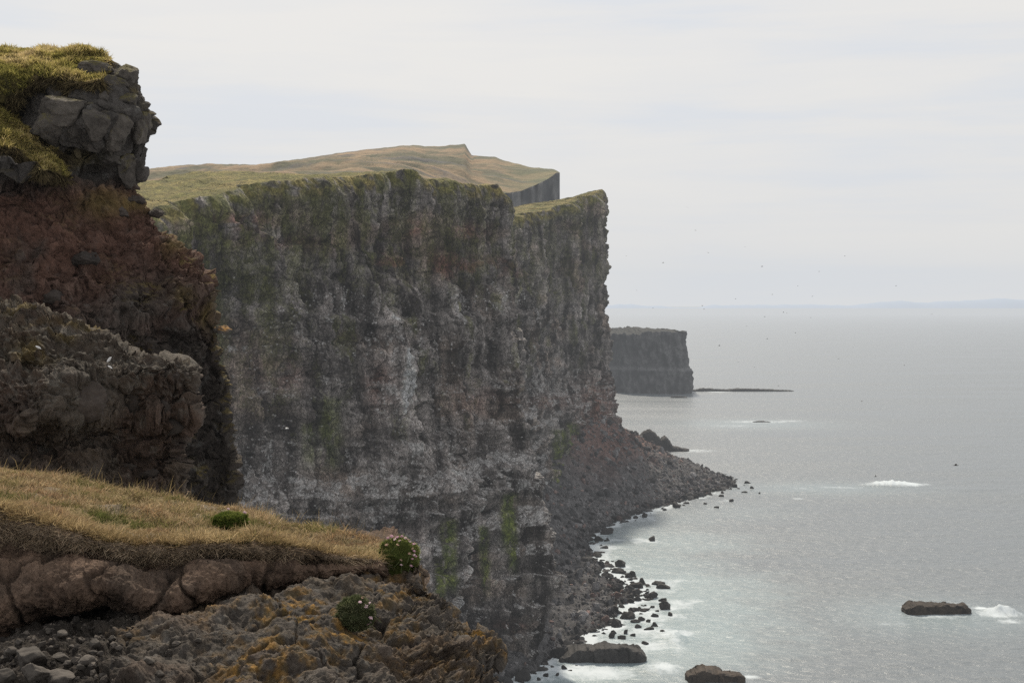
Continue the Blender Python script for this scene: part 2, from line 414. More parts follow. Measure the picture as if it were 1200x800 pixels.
def build_cliff():
    nc, nw, ntop = 2300, 540, 60
    S = stations(CL, nc)
    S[:, :4] = smooth1(S[:, :4], 10)
    L1 = np.concatenate([[0], np.cumsum(np.hypot(np.diff(S[:, 0]), np.diff(S[:, 1])))])
    tx = np.gradient(S[:, 0]); ty = np.gradient(S[:, 1])
    T_ = smooth1(np.stack([tx, ty], 1), 25); T_ /= np.linalg.norm(T_, axis=1, keepdims=True)
    nx, ny = T_[:, 1], -T_[:, 0]            # outward (to the sea)
    Lg = L1[None, :]
    v = np.linspace(0, 1, nw)[:, None]
    edge = fbm(L1 / 14, 0 * L1, 0 * L1, 4, 91) * .8 + fbm(L1 / 60, 0 * L1, 0 * L1, 3, 92) * 2.0
    zt = (S[:, 4] + edge)[None, :]
    Z = -2 + v * (zt + 2)
    dip = fbm(Lg / 90, Z / 300, 0 * Lg, 3, 3) * 4 + (Lg - 330) * 0.008
    zz = Z + dip
    w = interp(zz, [(-5, 0), (22, .12), (30, .10), (33, .22), (38, .17), (43, .40), (50, .36), (53, .33), (57.5, .60), (74, .66), (76, .64), (79, .76), (95, .82), (96.5, .80), (99, .89), (112, .95), (200, 1.0)])
    w = w * (np.maximum(zz, .01) / np.maximum(zt + dip, 1)) ** .25
    X = S[:, 2] * (1 - w) + S[:, 0] * w; Y = S[:, 3] * (1 - w) + S[:, 1] * w
    # ledges: each lava bed has its own setback and a jutting lip
    bed = 6.5 + 0 * zz
    q = (zz + 2.2 * fbm(Lg / 22, Z / 18, 0 * Lg, 3, 33)) / 8.2
    bi = np.floor(q); bf = q - bi
    hb = (_h(bi.astype(np.int32), np.zeros_like(bi, np.int32), np.zeros_like(bi, np.int32), 5) % np.uint32(997)).astype(np.float32) / 997
    led = (hb - .5) * (1.1 + 1.6 * sstep(64, 50, zz)) + (0.5 + .9 * sstep(64, 50, zz)) * sstep(.45, .95, bf) - .6 * sstep(.0, .10, 1 - bf) * sstep(.0, .1, bf) * (1 - sstep(.1, .3, bf))
    q2 = (zz + .8 * fbm(Lg / 9, Z / 9, 0 * Lg, 3, 35)) / 2.7
    led += .25 * sstep(.3, .9, q2 - np.floor(q2)) * np.clip(.6 + fbm(Lg / 30, Z / 10, 0 * Lg, 2, 36), 0, 1)
    butt = fbm(Lg / 52, Z / 160, 0 * Lg, 3, 11) * 8.0 + fbm(Lg / 24, Z / 32, 0 * Lg, 3, 12) * 6.5
    gul = -np.maximum(0, ridged(Lg / 30, Z / 130, 0 * Lg + 3, 3, 21) - .3) * 10.5
    gul += -np.maximum(0, ridged(Lg / 11, Z / 60, 0 * Lg + 8, 3, 23) - .25) * 4.2
    f1, f2, idn = worley(Lg / 3.4, Z / 26, 0 * Lg, 41)
    colm = (idn - .5) * 1.5 - .5 * sstep(.12, .0, f2 - f1)
    f1b, f2b, idb = worley(Lg / 4.2 + 9, Z / 6, 0 * Lg, 47)
    blk = (idb - .5) * 2.2 - .9 * sstep(.12, .0, f2b - f1b)
    f1c, f2c, idc = worley(Lg / 1.7 + 5, Z / 2.6, 0 * Lg, 49); blk = blk + (idc - .5) * 1.0 - .5 * sstep(.12, 0, f2c - f1c)
    fine = fbm(X / 5, Y / 5, Z / 11, 5, 51) * 1.7
    mic = fbm(X / 1.1, Y / 1.1, Z / 1.6, 3, 57)
    amp = (.15 + .85 * sstep(0, .07, 1 - v)) * np.ones_like(Z)
    disp = (butt + gul) * sstep(-.02, .12, 1 - v * .93) + (led + colm * .8 + blk * .8 + fine + mic * .55) * amp
    disp = disp - 4.5 * np.clip((v - .955) / .045, 0, 1) ** 2
    LIP = sstep(.5, .95, bf) * (.4 + .6 * hb)
    P = np.stack([X + nx * disp, Y + ny * disp, Z + mic * .3], -1)
    # plateau behind the edge
    t = np.linspace(0, 1, ntop + 1)[1:, None] ** 1.7
    dist = t * 170
    ix, iy = -.40, .917
    sl = smooth1(S[:, 5:6], 20)[:, 0][None, :]
    zp = zt + sl * np.minimum(dist, 95 + 0 * dist) - .02 * np.maximum(0, dist - 95) - .35 * np.maximum(0, dist - 140)
    rd = sstep(0, 1.5, dist) * 0 + 1
    Xp = P[-1, :, 0][None, :] + ix * dist; Yp = P[-1, :, 1][None, :] + iy * dist
    zp = zp + (fbm(Xp / 25, Yp / 25, 0 * Xp, 4, 71) * 1.2 + fbm(Xp / 4, Yp / 4, 0 * Xp, 3, 73) * .35) * sstep(0, 8, dist)
    zp = np.where(dist < 3, P[-1, :, 2][None, :] + (zp - P[-1, :, 2][None, :]) * sstep(-1, 3, dist), zp)
    PT = np.stack([Xp, Yp, zp], -1)
    A = np.concatenate([P, PT], 0)
    nr = grid_normals(A)
    # ---------------- colour
    x, y, z = A[..., 0], A[..., 1], A[..., 2]
    px = 600 + x / y * F; py = 357 - (z - H) / y * F
    Lf = np.broadcast_to(Lg, x.shape); wall = np.zeros(x.shape); wall[:nw] = 1
    zf = np.concatenate([zz, np.full(PT.shape[:2], 140.)], 0)
    up = np.clip(nr[..., 2] * np.sign(nr[..., 2].mean() + 1e-9), -1, 1)
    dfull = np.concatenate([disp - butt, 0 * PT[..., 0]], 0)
    streak = fbm(x / 3.5, y / 5, z / 22, 5, 81)
    tone = sstep(-.55, .6, streak + .5 * fbm(Lf / 14, z / 10, 0 * x, 4, 82))
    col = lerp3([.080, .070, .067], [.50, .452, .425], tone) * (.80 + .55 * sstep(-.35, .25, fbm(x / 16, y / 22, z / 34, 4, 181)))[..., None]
    col = col * (1 + .35 * np.clip(dfull / 2.6, -1, 1)[..., None])  # recesses darker, bulges lighter: occlusion shade painted into the colour
    brown = sstep(.05, .5, fbm(Lf / 30, z / 16, 0 * x + 4, 4, 84))
    col = lerp3(col, col * [1.10, .99, .90], brown)
    # reddish scoria beds and slumps
    red = np.exp(-((zf - 112.5) / 3.4) ** 2) * sstep(430, 455, px) * sstep(640, 560, px) * sstep(-.2, .3, fbm(Lf / 16, z / 8, 0 * x, 3, 86) + .15)
    for cx, cy, sx, sy, a in ((285, 258, 38, 11, .8), (445, 452, 16, 26, .75), (330, 285, 60, 10, .5), (478, 268, 20, 10, 1.0), (548, 272, 16, 10, .9), (560, 470, 30, 20, .4), (330, 440, 26, 22, .5), (600, 733, 20, 7, .6), (700, 480, 24, 34, .9), (736, 490, 12, 40, .9), (655, 470, 40, 9, .5), (470, 640, 30, 20, .3), (690, 290, 22, 40, .1)):
        red = np.maximum(red, a * np.exp(-((px - cx) / sx) ** 2 - ((py - cy) / sy) ** 2))
    red = red * sstep(-.5, .2, fbm(x / 6, y / 6, z / 4, 4, 87)) * wall
    col = lerp3(col, np.array([.27, .135, .10]) * (.6 + .8 * tone)[..., None], red * .95)
    # green: mossy upper wall, stronger towards the near (left) part, in vertical tongues
    gtop = sstep(96, 122, zf) * (.35 + .65 * sstep(640, 200, px)) * sstep(-.35, .35, fbm(x / 5, y / 8, z / 30, 4, 88) + .12) 
    gleft = sstep(400, 230, px) * sstep(68, 108, z) * sstep(-.5, .2, fbm(x / 9, y / 12, z / 40, 3, 188) + .15) * .95
    gmid = sstep(.18, .5, fbm(x / 7, y / 11, z / 26, 4, 89)) * sstep(60, 90, zf) * .45
    green = np.clip(np.maximum(np.maximum(gtop * .75, gleft), gmid) * (.7 + .5 * fbm(x / 3, y / 3, z / 5, 3, 90)), 0, 1) * wall
    green = green * sstep(-.5, .4, fbm(x / 4, y / 6, z / 14, 4, 94)); col = lerp3(col, col * [1.0, 1.08, .72], green)
    # guano: fine white speckle on the nesting ledges, running down below them
    q = zf / 8.2; lip = sstep(.4, .95, q - np.floor(q))
    sp = fbm(x / 2.2, y / 3.0, z / 4.0, 4, 95)
    sp2 = fbm(x / 6, y / 9, z / 10, 4, 96)
    zone = sstep(18, 34, zf) * sstep(112, 84, zf) * .95 + .35 * sstep(124, 108, zf) * sstep(84, 100, zf)
    band = np.maximum(fbm(x / 60, y / 60, zf / 9, 3, 196), np.exp(-((zf - 101) / 4) ** 2) * .55)
    g = .75 * sstep(-.05, .8, sp * .34 + sp2 * .55 + .30 * np.concatenate([LIP, 0 * PT[..., 0]], 0) - .16 + + .55 * band + .25 * (zone - .8) - .14 + .10 * np.clip(up, 0, 1)) * np.clip(zone, 0, 1)
    for cx, cy, sx, sy in ((400, 352, 70, 14), (470, 400, 60, 20), (575, 350, 60, 22), (475, 455, 40, 40), (620, 545, 50, 18), (540, 560, 50, 14), (310, 560, 40, 50), (450, 600, 90, 26), (640, 440, 36, 30)):
        g = np.maximum(g, (.35 + .5 * sstep(-.2, .4, sp)) * .62 * np.exp(-((px - cx) / sx) ** 2 - ((py - cy) / sy) ** 2) * .85)
    # bright algae tongues on the lowest tier
    alg = np.zeros(x.shape)
    for cx, y0, y1, sx in ((527, 612, 690, 9), (516, 655, 700, 5), (567, 620, 665, 5), (570, 660, 690, 4), (597, 583, 640, 9), (601, 630, 665, 5), (656, 508, 572, 8), (672, 500, 535, 6), (388, 470, 545, 14), (362, 500, 545, 8)):
        e = np.exp(-((px - cx - 5 * fbm(z / 9, x * 0, x * 0, 2, 97)) / sx) ** 4) * sstep(y0 - 8, y0, py) * sstep(y1 + 14, y1 - 10, py)
        alg = np.maximum(alg, e * (1 if cx > 500 else .45))
    shelf = sstep(.22, .6, up) * sstep(104, 96, zf) * wall; vst = sstep(-.45, .3, fbm(x / 4, y / 5, z / 30, 4, 197)); g = np.maximum(g * (.6 + .65 * vst), shelf * (.36 + .3 * sstep(-.3, .3, sp)) * (.55 + .45 * sstep(70, 56, zf)) * (.35 + .65 * vst))
    guano = np.clip(g * (1 - .95 * np.clip(alg * 1.3, 0, 1)), 0, 1) * wall; col = lerp3(col, col * 1.3 + .012, guano * .6)
    alg = alg * sstep(-.55, .05, fbm(x / 1.2, y / 2, z / 9, 4, 98)) * wall
    col = lerp3(col, lerp3([.11, .15, .035], [.26, .31, .05], sstep(-.4, .5, sp)), alg * .9)
    col = col * (1 - .25 * sstep(14, 2, z) * wall)[..., None]
    # grass on the plateau and on the rounded lip
    gr = np.concatenate([np.zeros((nw, nc)), np.ones(PT.shape[:2])], 0)
    lipz = np.concatenate([np.broadcast_to(sstep(.955, .985, v), (nw, nc)), np.zeros(PT.shape[:2])], 0)
    gr = np.maximum(gr, lipz * sstep(-.3, .3, fbm(Lf / 3, z / 3, 0 * x, 3, 99) + .1))
    gcol = lerp3([.175, .165, .046], [.31, .25, .09], sstep(-.4, .5, fbm(x / 18, y / 18, 0 * x, 4, 101)))
    gcol = gcol * (.75 + .4 * sstep(-.4, .4, fbm(x / 2.5, y / 2.5, z / 2.5, 4, 102)))[..., None]
    col = lerp3(col, gcol, gr)
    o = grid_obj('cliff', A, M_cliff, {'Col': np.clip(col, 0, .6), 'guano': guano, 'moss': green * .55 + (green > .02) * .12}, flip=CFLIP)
    print('CLIFF', np.isnan(A).sum(), np.isnan(col).sum(), col[-20].mean(0), nr[-20].mean(0))
    tag(o, 'huge dark sea cliff streaked with white guano and topped with grass', 'cliff', kind='structure')
build_cliff()

# ================================================================== far hill
def build_hill():
    pxs = np.linspace(-60, 656, 430)
    sky = interp(pxs, [(-60, 212), (100, 205), (150, 200), (200, 195), (250, 192), (300, 193), (340, 188), (400, 179), (440, 174), (484, 170), (512, 172), (545, 168.5), (549, 176), (553, 182), (580, 184), (590, 188), (622, 196), (650, 198.5), (656, 202)])
    sky = sky + fbm(pxs / 14, 0 * pxs, 0 * pxs, 4, 2) * 1.1
    Dk = interp(pxs, [(-60, 1300), (400, 1480), (545, 1500), (548, 1500), (556, 1440), (656, 1330)])
    De = interp(pxs, [(-60, 640), (420, 760), (560, 1120), (611, 1215), (630, 1245), (642, 1270), (652, 1300), (656, 1318)])
    ye = interp(pxs, [(-60, 250), (420, 232), (560, 232), (611, 224), (630, 216), (642, 210), (652, 203), (656, 203)])
    nw, nt_, nb = 46, 130, 12
    zt = H + (357 - ye) / F * De; zs = H + (357 - sky) / F * Dk
    v = np.linspace(0, 1, nw)[:, None]
    n = fbm(pxs[None, :] / 9, v * 3, 0 * v, 4, 7)
    Dw = De[None, :] - (1 - v) * 40 + n * 26 * (1 - v * .5)
    Zw = -5 + v * (zt[None, :] + 5)
    t = np.linspace(0, 1, nt_ + 1)[1:, None]
    Dp = De[None, :] + t * (Dk - De)[None, :]
    prof = t ** .95
    Zp = zt[None, :] + (zs - zt)[None, :] * prof
    Xp = (pxs[None, :] - 600) / F * Dp
    Zp = Zp + fbm(Xp / 130, Dp / 60, 0 * Xp, 5, 9) * 11.0 * np.sin(np.pi * np.clip(t, 0, 1)) * sstep(0, 500, Dk - De)[None, :]
    tb = np.linspace(0, 1, nb + 1)[1:, None]
    Db = Dk[None, :] + tb * 700; Zb = zs[None, :] - tb ** 1.2 * 260
    D = np.concatenate([Dw, Dp, Db], 0); Z = np.concatenate([Zw, Zp, Zb], 0)
    X = (pxs[None, :] - 600) / F * np.where(D > Dk[None, :], Dk[None, :] + (D - Dk[None, :]) * .6, D)
    A = np.stack([X, D, Z], -1)
    wall = np.concatenate([np.ones((nw, len(pxs))), np.zeros((nt_ + nb, len(pxs)))], 0)
    a = fbm(X / 90, D / 34, 0 * X, 5, 12); b = fbm(X / 22, D / 14, 0 * X, 4, 13)
    gcol = lerp3([.085, .080, .038], [.25, .17, .092], sstep(-.3, .35, a + .5 * b))
    rocky = sstep(.22, .5, fbm(X / 120, D / 26, 0 * X + 5, 5, 14) + .3 * b)
    gcol = lerp3(gcol, [.060, .058, .056], rocky * .85)
    gcol = lerp3(gcol, np.array([.115, .120, .050]), sstep(560, 640, np.broadcast_to(pxs, X.shape)) * .6)
    wcol = lerp3([.03, .032, .036], [.15, .145, .14], sstep(-.4, .5, fbm(X / 16, Z / 22, D / 30, 5, 15)))
    step = np.exp(-((np.broadcast_to(pxs, X.shape) - 549) / 3.5) ** 2) * (Zp.max() * 0 + 1) * np.concatenate([np.zeros((nw, 1)), t ** 40, np.zeros((nb, 1))], 0)
    col = lerp3(lerp3(gcol, [.05, .05, .052], step), wcol, wall)
    o = grid_obj('hill', A, M_hill, {'Col': col}); tag(o, 'brown grassy headland rising behind the cliff top', 'hill', kind='structure')
build_hill()

# ================================================================== far headland and reef
def build_headland():
    HL = [(70, 1900, 66, 1890, 62, 0, .3), (112, 1640, 108, 1632, 64.6, 0, 1), (122, 1618, 118, 1606, 66.5, 0, 1), (136, 1604, 134, 1590, 66.0, 0, 1), (150, 1592, 150, 1580, 68.6, 0, 1),
          (170, 1586, 172, 1574, 69.6, 0, 1), (188, 1584, 192, 1574, 69.2, 0, 1), (197, 1588, 203, 1582, 67.6, 0, 1), (199, 1625, 206, 1630, 67, 0, .7), (190, 1760, 198, 1770, 66, 0, .3)]
    nc, nw = 520, 110
    S = stations(HL, nc); S[:, :4] = smooth1(S[:, :4], 5)
    L1 = np.concatenate([[0], np.cumsum(np.hypot(np.diff(S[:, 0]), np.diff(S[:, 1])))])[None, :]
    T_ = smooth1(np.stack([np.gradient(S[:, 0]), np.gradient(S[:, 1])], 1), 8); T_ /= np.linalg.norm(T_, axis=1, keepdims=True)
    nx, ny = T_[:, 1], -T_[:, 0]
    v = np.linspace(0, 1, nw)[:, None]
    zt = S[:, 4][None, :] + fbm(L1 / 12, 0 * L1, 0 * L1, 5, 3) * 6.0
    Z = -3 + v * (zt + 3)
    w = interp(Z, [(-3, 0), (26, .25), (28, .7), (70, 1)])
    X = S[:, 2] * (1 - w) + S[:, 0] * w; Y = S[:, 3] * (1 - w) + S[:, 1] * w
    d = fbm(L1 / 18, Z / 40, 0 * L1, 4, 5) * 7 + fbm(L1 / 5, Z / 9, 0 * L1, 4, 6) * 3.0 - np.maximum(0, ridged(L1 / 12, Z / 60, 0 * L1, 3, 8) - .4) * 4
    P = np.stack([X + nx * d, Y + ny * d, Z + 0 * X], -1)
    t = np.linspace(0, 1, 24)[1:, None]
    cx, cy = 130, 1900
    PT = np.stack([P[-1, :, 0] * (1 - t) + cx * t, P[-1, :, 1] * (1 - t) + cy * t, P[-1, :, 2] + 0 * t + (fbm(P[-1, :, 0] * (1 - t) / 9, t * 30, 0 * t, 5, 4) * 5.0 - 1.5 + 2.5 * sstep(135, 150, P[-1, :, 0] * (1 - t) + cx * t)) * sstep(0, .12, t)], -1)
    A = np.concatenate([P, PT], 0)
    Lf = np.broadcast_to(L1, A.shape[:2]); z = A[..., 2]
    tone = sstep(-.5, .5, fbm(Lf / 6, z / 14, 0 * z, 5, 17))
    col = lerp3([.03, .03, .034], [.11, .108, .11], tone)
    g = np.exp(-((z - 28 + 2 * fbm(Lf / 20, 0 * z, 0 * z, 2, 2)) / 2.0) ** 2) * .5 + sstep(.15, .5, fbm(Lf / 2.5, z / 3, 0 * z, 4, 18)) * sstep(24, 34, z) * sstep(64, 50, z) * .35
    col = lerp3(col, [.26, .26, .265], np.clip(g, 0, 1) * .75)
    topm = np.concatenate([np.zeros((nw, nc)), np.ones((23, nc))], 0)
    col = lerp3(col, [.035, .035, .03], topm)
    o = grid_obj('headland', A, M_hill, {'Col': col})
    tag(o, 'low flat topped dark headland out beyond the tall cliff', 'headland', kind='structure')
build_headland()

def build_coast():
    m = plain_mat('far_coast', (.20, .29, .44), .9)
    xs = np.linspace(600, 26000, 700); Y0 = 40000.
    hh = np.clip(95 + 170 * sstep(8000, 15500, xs) + fbm(xs / 1500, 0 * xs, 0 * xs, 5, 4) * 120, 15, None)
    hh *= .12 + .88 * sstep(300, 900, np.abs(xs - 5100))
    rows = []
    for t, f in ((0, -.2), (.25, .45), (.6, .85), (1.0, 1.0), (1.6, .3)):
        rows.append(np.stack([xs, np.full_like(xs, Y0 + t * 1500), hh * f - 20 * (f < 0)], -1))
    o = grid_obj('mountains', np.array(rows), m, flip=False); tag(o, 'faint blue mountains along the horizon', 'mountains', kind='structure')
build_coast()

# ================================================================== shore line, beach, sea
SHORE_PX = [(560, 830), (590, 800), (648, 768), (690, 744), (722, 736), (742, 710), (748, 690), (730, 677), (706, 662), (692, 647), (695, 632), (704, 621), (728, 611), (752, 602), (785, 593), (830, 581), (858, 573), (869, 564), (852, 557), (805, 548)]
SHORE = np.array([sea_at(*p) for p in SHORE_PX])
FOOT = np.array([(c[2], c[3]) for c in CL])

def seg_dist(x, y, pts, closed=False):
    d = np.full(x.shape, 1e9, np.float32)
    for (ax, ay), (bx, by) in zip(pts[:-1], pts[1:]):
        vx, vy = bx - ax, by - ay
        t = np.clip(((x - ax) * vx + (y - ay) * vy) / (vx * vx + vy * vy + 1e-9), 0, 1)
        d = np.minimum(d, np.hypot(x - ax - t * vx, y - ay - t * vy))
    return d

def beach_z(D, t):
    zc = interp(D, [(250, 8), (420, 8), (520, 9), (600, 13), (670, 22), (720, 38), (760, 42), (800, 33), (830, 24), (880, 14)])
    pw = interp(D, [(250, 1.0), (600, 1.05), (720, 1.35), (800, 1.2), (880, 1.0)])
    return -2.2 + (zc + 2.2) * np.clip(t, 0, 1.3) ** pw

D_ROWS = np.linspace(300, 872, 640)
XIN = np.interp(D_ROWS, FOOT[:18, 1], FOOT[:18, 0]) - 9
XIN = np.where(D_ROWS > 800, np.interp(D_ROWS, [800, 872], [56, 60]), XIN)
_so = SHORE[np.argsort(SHORE[:, 1])]
XOUT = np.interp(D_ROWS, _so[:, 1], _so[:, 0]); XOUT[D_ROWS < _so[0, 1]] = XIN[D_ROWS < _so[0, 1]] + 8

def build_beach():
    nc = 260
    t = np.linspace(-.10, 1, nc)[None, :]
    r = D_ROWS[:, None]; xi = XIN[:, None]; xo = (XOUT + 4)[:, None]
    x = xo + (xi - xo) * t; y = r + 0 * t
    z = beach_z(y, np.maximum(t, 0)) + np.minimum(t, 0) * 30
    z = z + fbm(x / 16, y / 16, 0 * x, 4, 61) * 2.4 * sstep(-.1, .25, t) + fbm(x / 3, y / 3, 0 * x, 4, 62) * .9
    f1, f2, i1 = worley(x / 2.6, y / 2.6, 0 * x, 63); z = z + (i1 - .35) * .9 * sstep(.0, .25, f2 - f1)
    P = np.stack([x, y, z], -1)
    tone = np.clip(.5 + .5 * fbm(x / 9, y / 9, 0 * x, 4, 64) + (i1 - .5) * .8, 0, 1)
    col = lerp3([.045, .043, .044], [.155, .148, .148], tone)
    talus = sstep(665, 735, y) * sstep(.46, .72, t + .16 * fbm(x / 12, y / 18, 0 * x, 4, 65)) 
    col = lerp3(col, lerp3([.11, .062, .052], [.22, .13, .105], tone), talus * .9)
    grn = sstep(.12, .02, np.abs(t - .06)) * sstep(.1, .4, fbm(x / 20, y / 20, 0 * x, 3, 66)) * .6
    col = lerp3(col, [.06, .065, .03], grn)
    wet = sstep(1.6, .2, z); col = col * (1 - .6 * wet)[..., None]
    o = grid_obj('beach', P, M_beach, {'Col': col}, flip=True)
    tag(o, 'dark shingle beach below the cliff', 'beach', kind='structure')
    return P, col
BEACH, BCOL = build_beach()

def sample_grid(P, n, weight, r):
    nr, nc = P.shape[:2]
    w = weight[:-1, :-1].ravel().astype(float); w = w / w.sum()
    k = r.choice(len(w), n, p=w); i, j = k // (nc - 1), k % (nc - 1)
    a, b = r.random(n), r.random(n)
    def pick(Q):
        sh = (slice(None),) + (None,) * (Q.ndim - 2)
        return (Q[i, j] * ((1 - a) * (1 - b))[sh] + Q[i + 1, j] * (a * (1 - b))[sh] + Q[i, j + 1] * ((1 - a) * b)[sh] + Q[i + 1, j + 1] * (a * b)[sh])
    return pick

def cell_area(P):
    du = np.gradient(P, axis=1); dv = np.gradient(P, axis=0)
    return np.linalg.norm(np.cross(du, dv), axis=-1)

def build_scree():
    r = np.random.default_rng(5)
    n = 15000
    t = np.broadcast_to(np.linspace(-.1, 1, 260)[None, :], BEACH.shape[:2])
    wt = cell_area(BEACH) * (.35 + sstep(.5, .0, t)) * sstep(-.09, -.02, t) * sstep(880, 700, BEACH[..., 1]) 
    wt = wt + cell_area(BEACH) * .25 * sstep(700, 760, BEACH[..., 1])
    pk = sample_grid(BEACH, n, wt, r); pos = pk(BEACH)
    shapes = [rock_shape(100 + k, sub=2, cuts=9, rough=.02)[0] for k in range(10)]; Fc = ico(2)[1]
    shapes1 = [rock_shape(200 + k, sub=1, cuts=7, rough=.0)[0] for k in range(12)]; Fc1 = ico(1)[1]
    Vs, Fs, Cs, off = [], [], [], 0
    sz = .32 + r.pareto(2.6, n) * .42; sz = np.clip(sz, .3, 2.3)
    for k in range(n):
        big = sz[k] > 1.1
        S_ = (shapes if big else shapes1)[r.integers(10)]; f = Fc if big else Fc1
        q = Euler(r.random(3) * 6.28).to_matrix()
        V = (S_ * (sz[k] * np.array([r.uniform(.8, 1.3), r.uniform(.7, 1.1), r.uniform(.5, .85)]))) @ np.array(q).T + pos[k] + [0, 0, sz[k] * .12]
        Vs.append(V); Fs.append(f + off); off += len(V)
        c = np.array([.065, .062, .063]) + r.random() ** 1.8 * np.array([.24, .23, .23])
        if r.random() < .12: c = c * [1.3, .95, .85]
        if pos[k][2] < 1.2: c = c * .42
        Cs.append(np.broadcast_to(c, V.shape))
    me = raw_mesh('scree', np.concatenate(Vs), np.concatenate(Fs), {'Col': np.concatenate(Cs)}, smooth=False)
    o = link('scree', me, M_beach); tag(o, 'countless small grey stones covering the beach', 'scree', kind='stuff')
build_scree()

# sea rocks one can point to: photo pixel, width and height in photo pixels
ROCKS = [(702, 633, 12, 6), (712, 633, 6, 4), (708, 642, 9, 4), (764, 633, 13, 6), (703, 663, 13, 7), (728, 663, 16, 9), (726, 670, 17, 7), (771, 684, 15, 6), (777, 689, 18, 6), (752, 684, 14, 8), (744, 688, 18, 9),
         (765, 700, 13, 8), (777, 704, 11, 5), (780, 713, 17, 11), (786, 721, 6, 6), (767, 722, 9, 6), (748, 735, 9, 5), (767, 733, 12, 5), (760, 737, 12, 4), (717, 746, 10, 7), (729, 748, 12, 6), (757, 754, 11, 4), (724, 733, 14, 12),
         (734, 723, 18, 11), (752, 726, 9, 5), (777, 741, 11, 4), (779, 745, 6, 3), (857, 587, 8, 3), (840, 595, 8, 3), (756, 606, 8, 6), (827, 590, 5, 2), (845, 581, 6, 3), (876, 566, 8, 3), (881, 572, 6, 3), (872, 577, 7, 3), (890, 578, 4, 2),
         (760, 728, 7, 4), (741, 716, 10, 6), (755, 716, 8, 4), (764, 711, 6, 3), (748, 703, 9, 6), (757, 700, 5, 3), (770, 716, 5, 3), (733, 741, 8, 5), (742, 744, 7, 3), (700, 672, 10, 6), (716, 676, 9, 6), (711, 660, 6, 3), (737, 676, 9, 6),
         (661, 784, 9, 6), (668, 786, 5, 3), (653, 791, 7, 4), (640, 792, 9, 5), (632, 796, 6, 4), (648, 782, 6, 3), (675, 780, 4, 2)]
rock_protos = [rock_mesh('sea_boulder', 300 + k, (1, 1, 1), sub=4, cuts=12, rough=.07, keep=(.45, .85)) for k in range(8)]
def put_rock(name, me, mat, loc, size, rot, label, cat, group=None):
    o = link(name, me, mat); o.location = loc; o.scale = size; o.rotation_euler = rot
    return tag(o, label, cat, group)

r_ = np.random.default_rng(11)
for k, (px, py, w, h) in enumerate(ROCKS):
    X, D = sea_at(px, py); s = D / F
    put_rock('sea_boulder', rock_protos[k % 8], M_boulder, (X, D, h * s * .12), (w * s * .56, w * s * r_.uniform(.4, .6), h * s * .78),
             (r_.uniform(-.15, .15), r_.uniform(-.15, .15), r_.uniform(-.5, .5)), 'small wet black boulder standing in the shallow water off the shingle beach', 'boulder', 'wet boulders off the beach')
# boulders lying on the shingle
t_ = np.broadcast_to(np.linspace(-.1, 1, 260)[None, :], BEACH.shape[:2])
pk = sample_grid(BEACH, 190, cell_area(BEACH) * sstep(.45, .0, t_) * sstep(-.07, -.0, t_) * sstep(880, 420, BEACH[..., 1]), r_)
for k, p in enumerate(pk(BEACH)):
    s = .8 + r_.pareto(2.5) * .8; s = min(s, 3.4)
    put_rock('beach_boulder', rock_protos[(k * 3) % 8], M_boulder, (p[0], p[1], max(p[2], -.3) + s * .18), (s * r_.uniform(.9, 1.3), s * r_.uniform(.7, 1.), s * r_.uniform(.5, .8)),
             (r_.uniform(-.3, .3), r_.uniform(-.3, .3), r_.uniform(0, 6.28)), 'dark boulder lying among the shingle below the cliff', 'boulder', 'boulders on the shingle beach')

def shaped_rock(name, label, cat, pts, depth, base_py, mat, seed, lat=.14, rough=1.0, hs=.80, D=None, group=None, sub=(150, 60)):
    """rock in the sea with a given outline: pts = (px, py of its top) from left to right, standing on the water line base_py"""
    X0, Dm = sea_at(pts[0][0], base_py)
    if D: Dm = D
    s = Dm / F; nc, nr = sub
    px = np.linspace(pts[0][0], pts[-1][0], nc)
    top = (base_py - interp(px, pts)) * s * hs
    a = np.linspace(0, math.pi, nr)[:, None]     # from the front foot over the top to the back foot
    X = ((px - 600) * s)[None, :] + 0 * a
    endf = np.sqrt(np.clip(1 - (2 * (px - px[0]) / (px[-1] - px[0]) - 1) ** 14, 0, 1))[None, :]
    ca, sa = np.sign(np.cos(a)) * np.abs(np.cos(a)) ** lat, np.sin(a) ** lat
    Y = Dm + depth * .5 - ca * depth * .5 * endf
    Z = -1.0 + (top[None, :] + 1.0) * sa * (endf * .3 + .7) + sstep(.3, 1, sa) * fbm(X / 3 + seed, Y / 3, 0 * X, 3, seed) * .3
    P = np.stack([X, Y, Z], -1)
    n = grid_normals(P)
    w1, w2, wi = worley(X / 3.2, Y / 3.2, Z / 4, seed)
    d = (fbm(X / 3 + seed, Y / 3, Z / 3, 5, seed) * .9 + (wi - .5) * 1.7 - .7 * sstep(.12, 0, w2 - w1)) * rough
    P = P + n * (d - .25)[..., None] * .5
    return tag(grid_obj(name, P, mat, flip=False), label, cat, group)

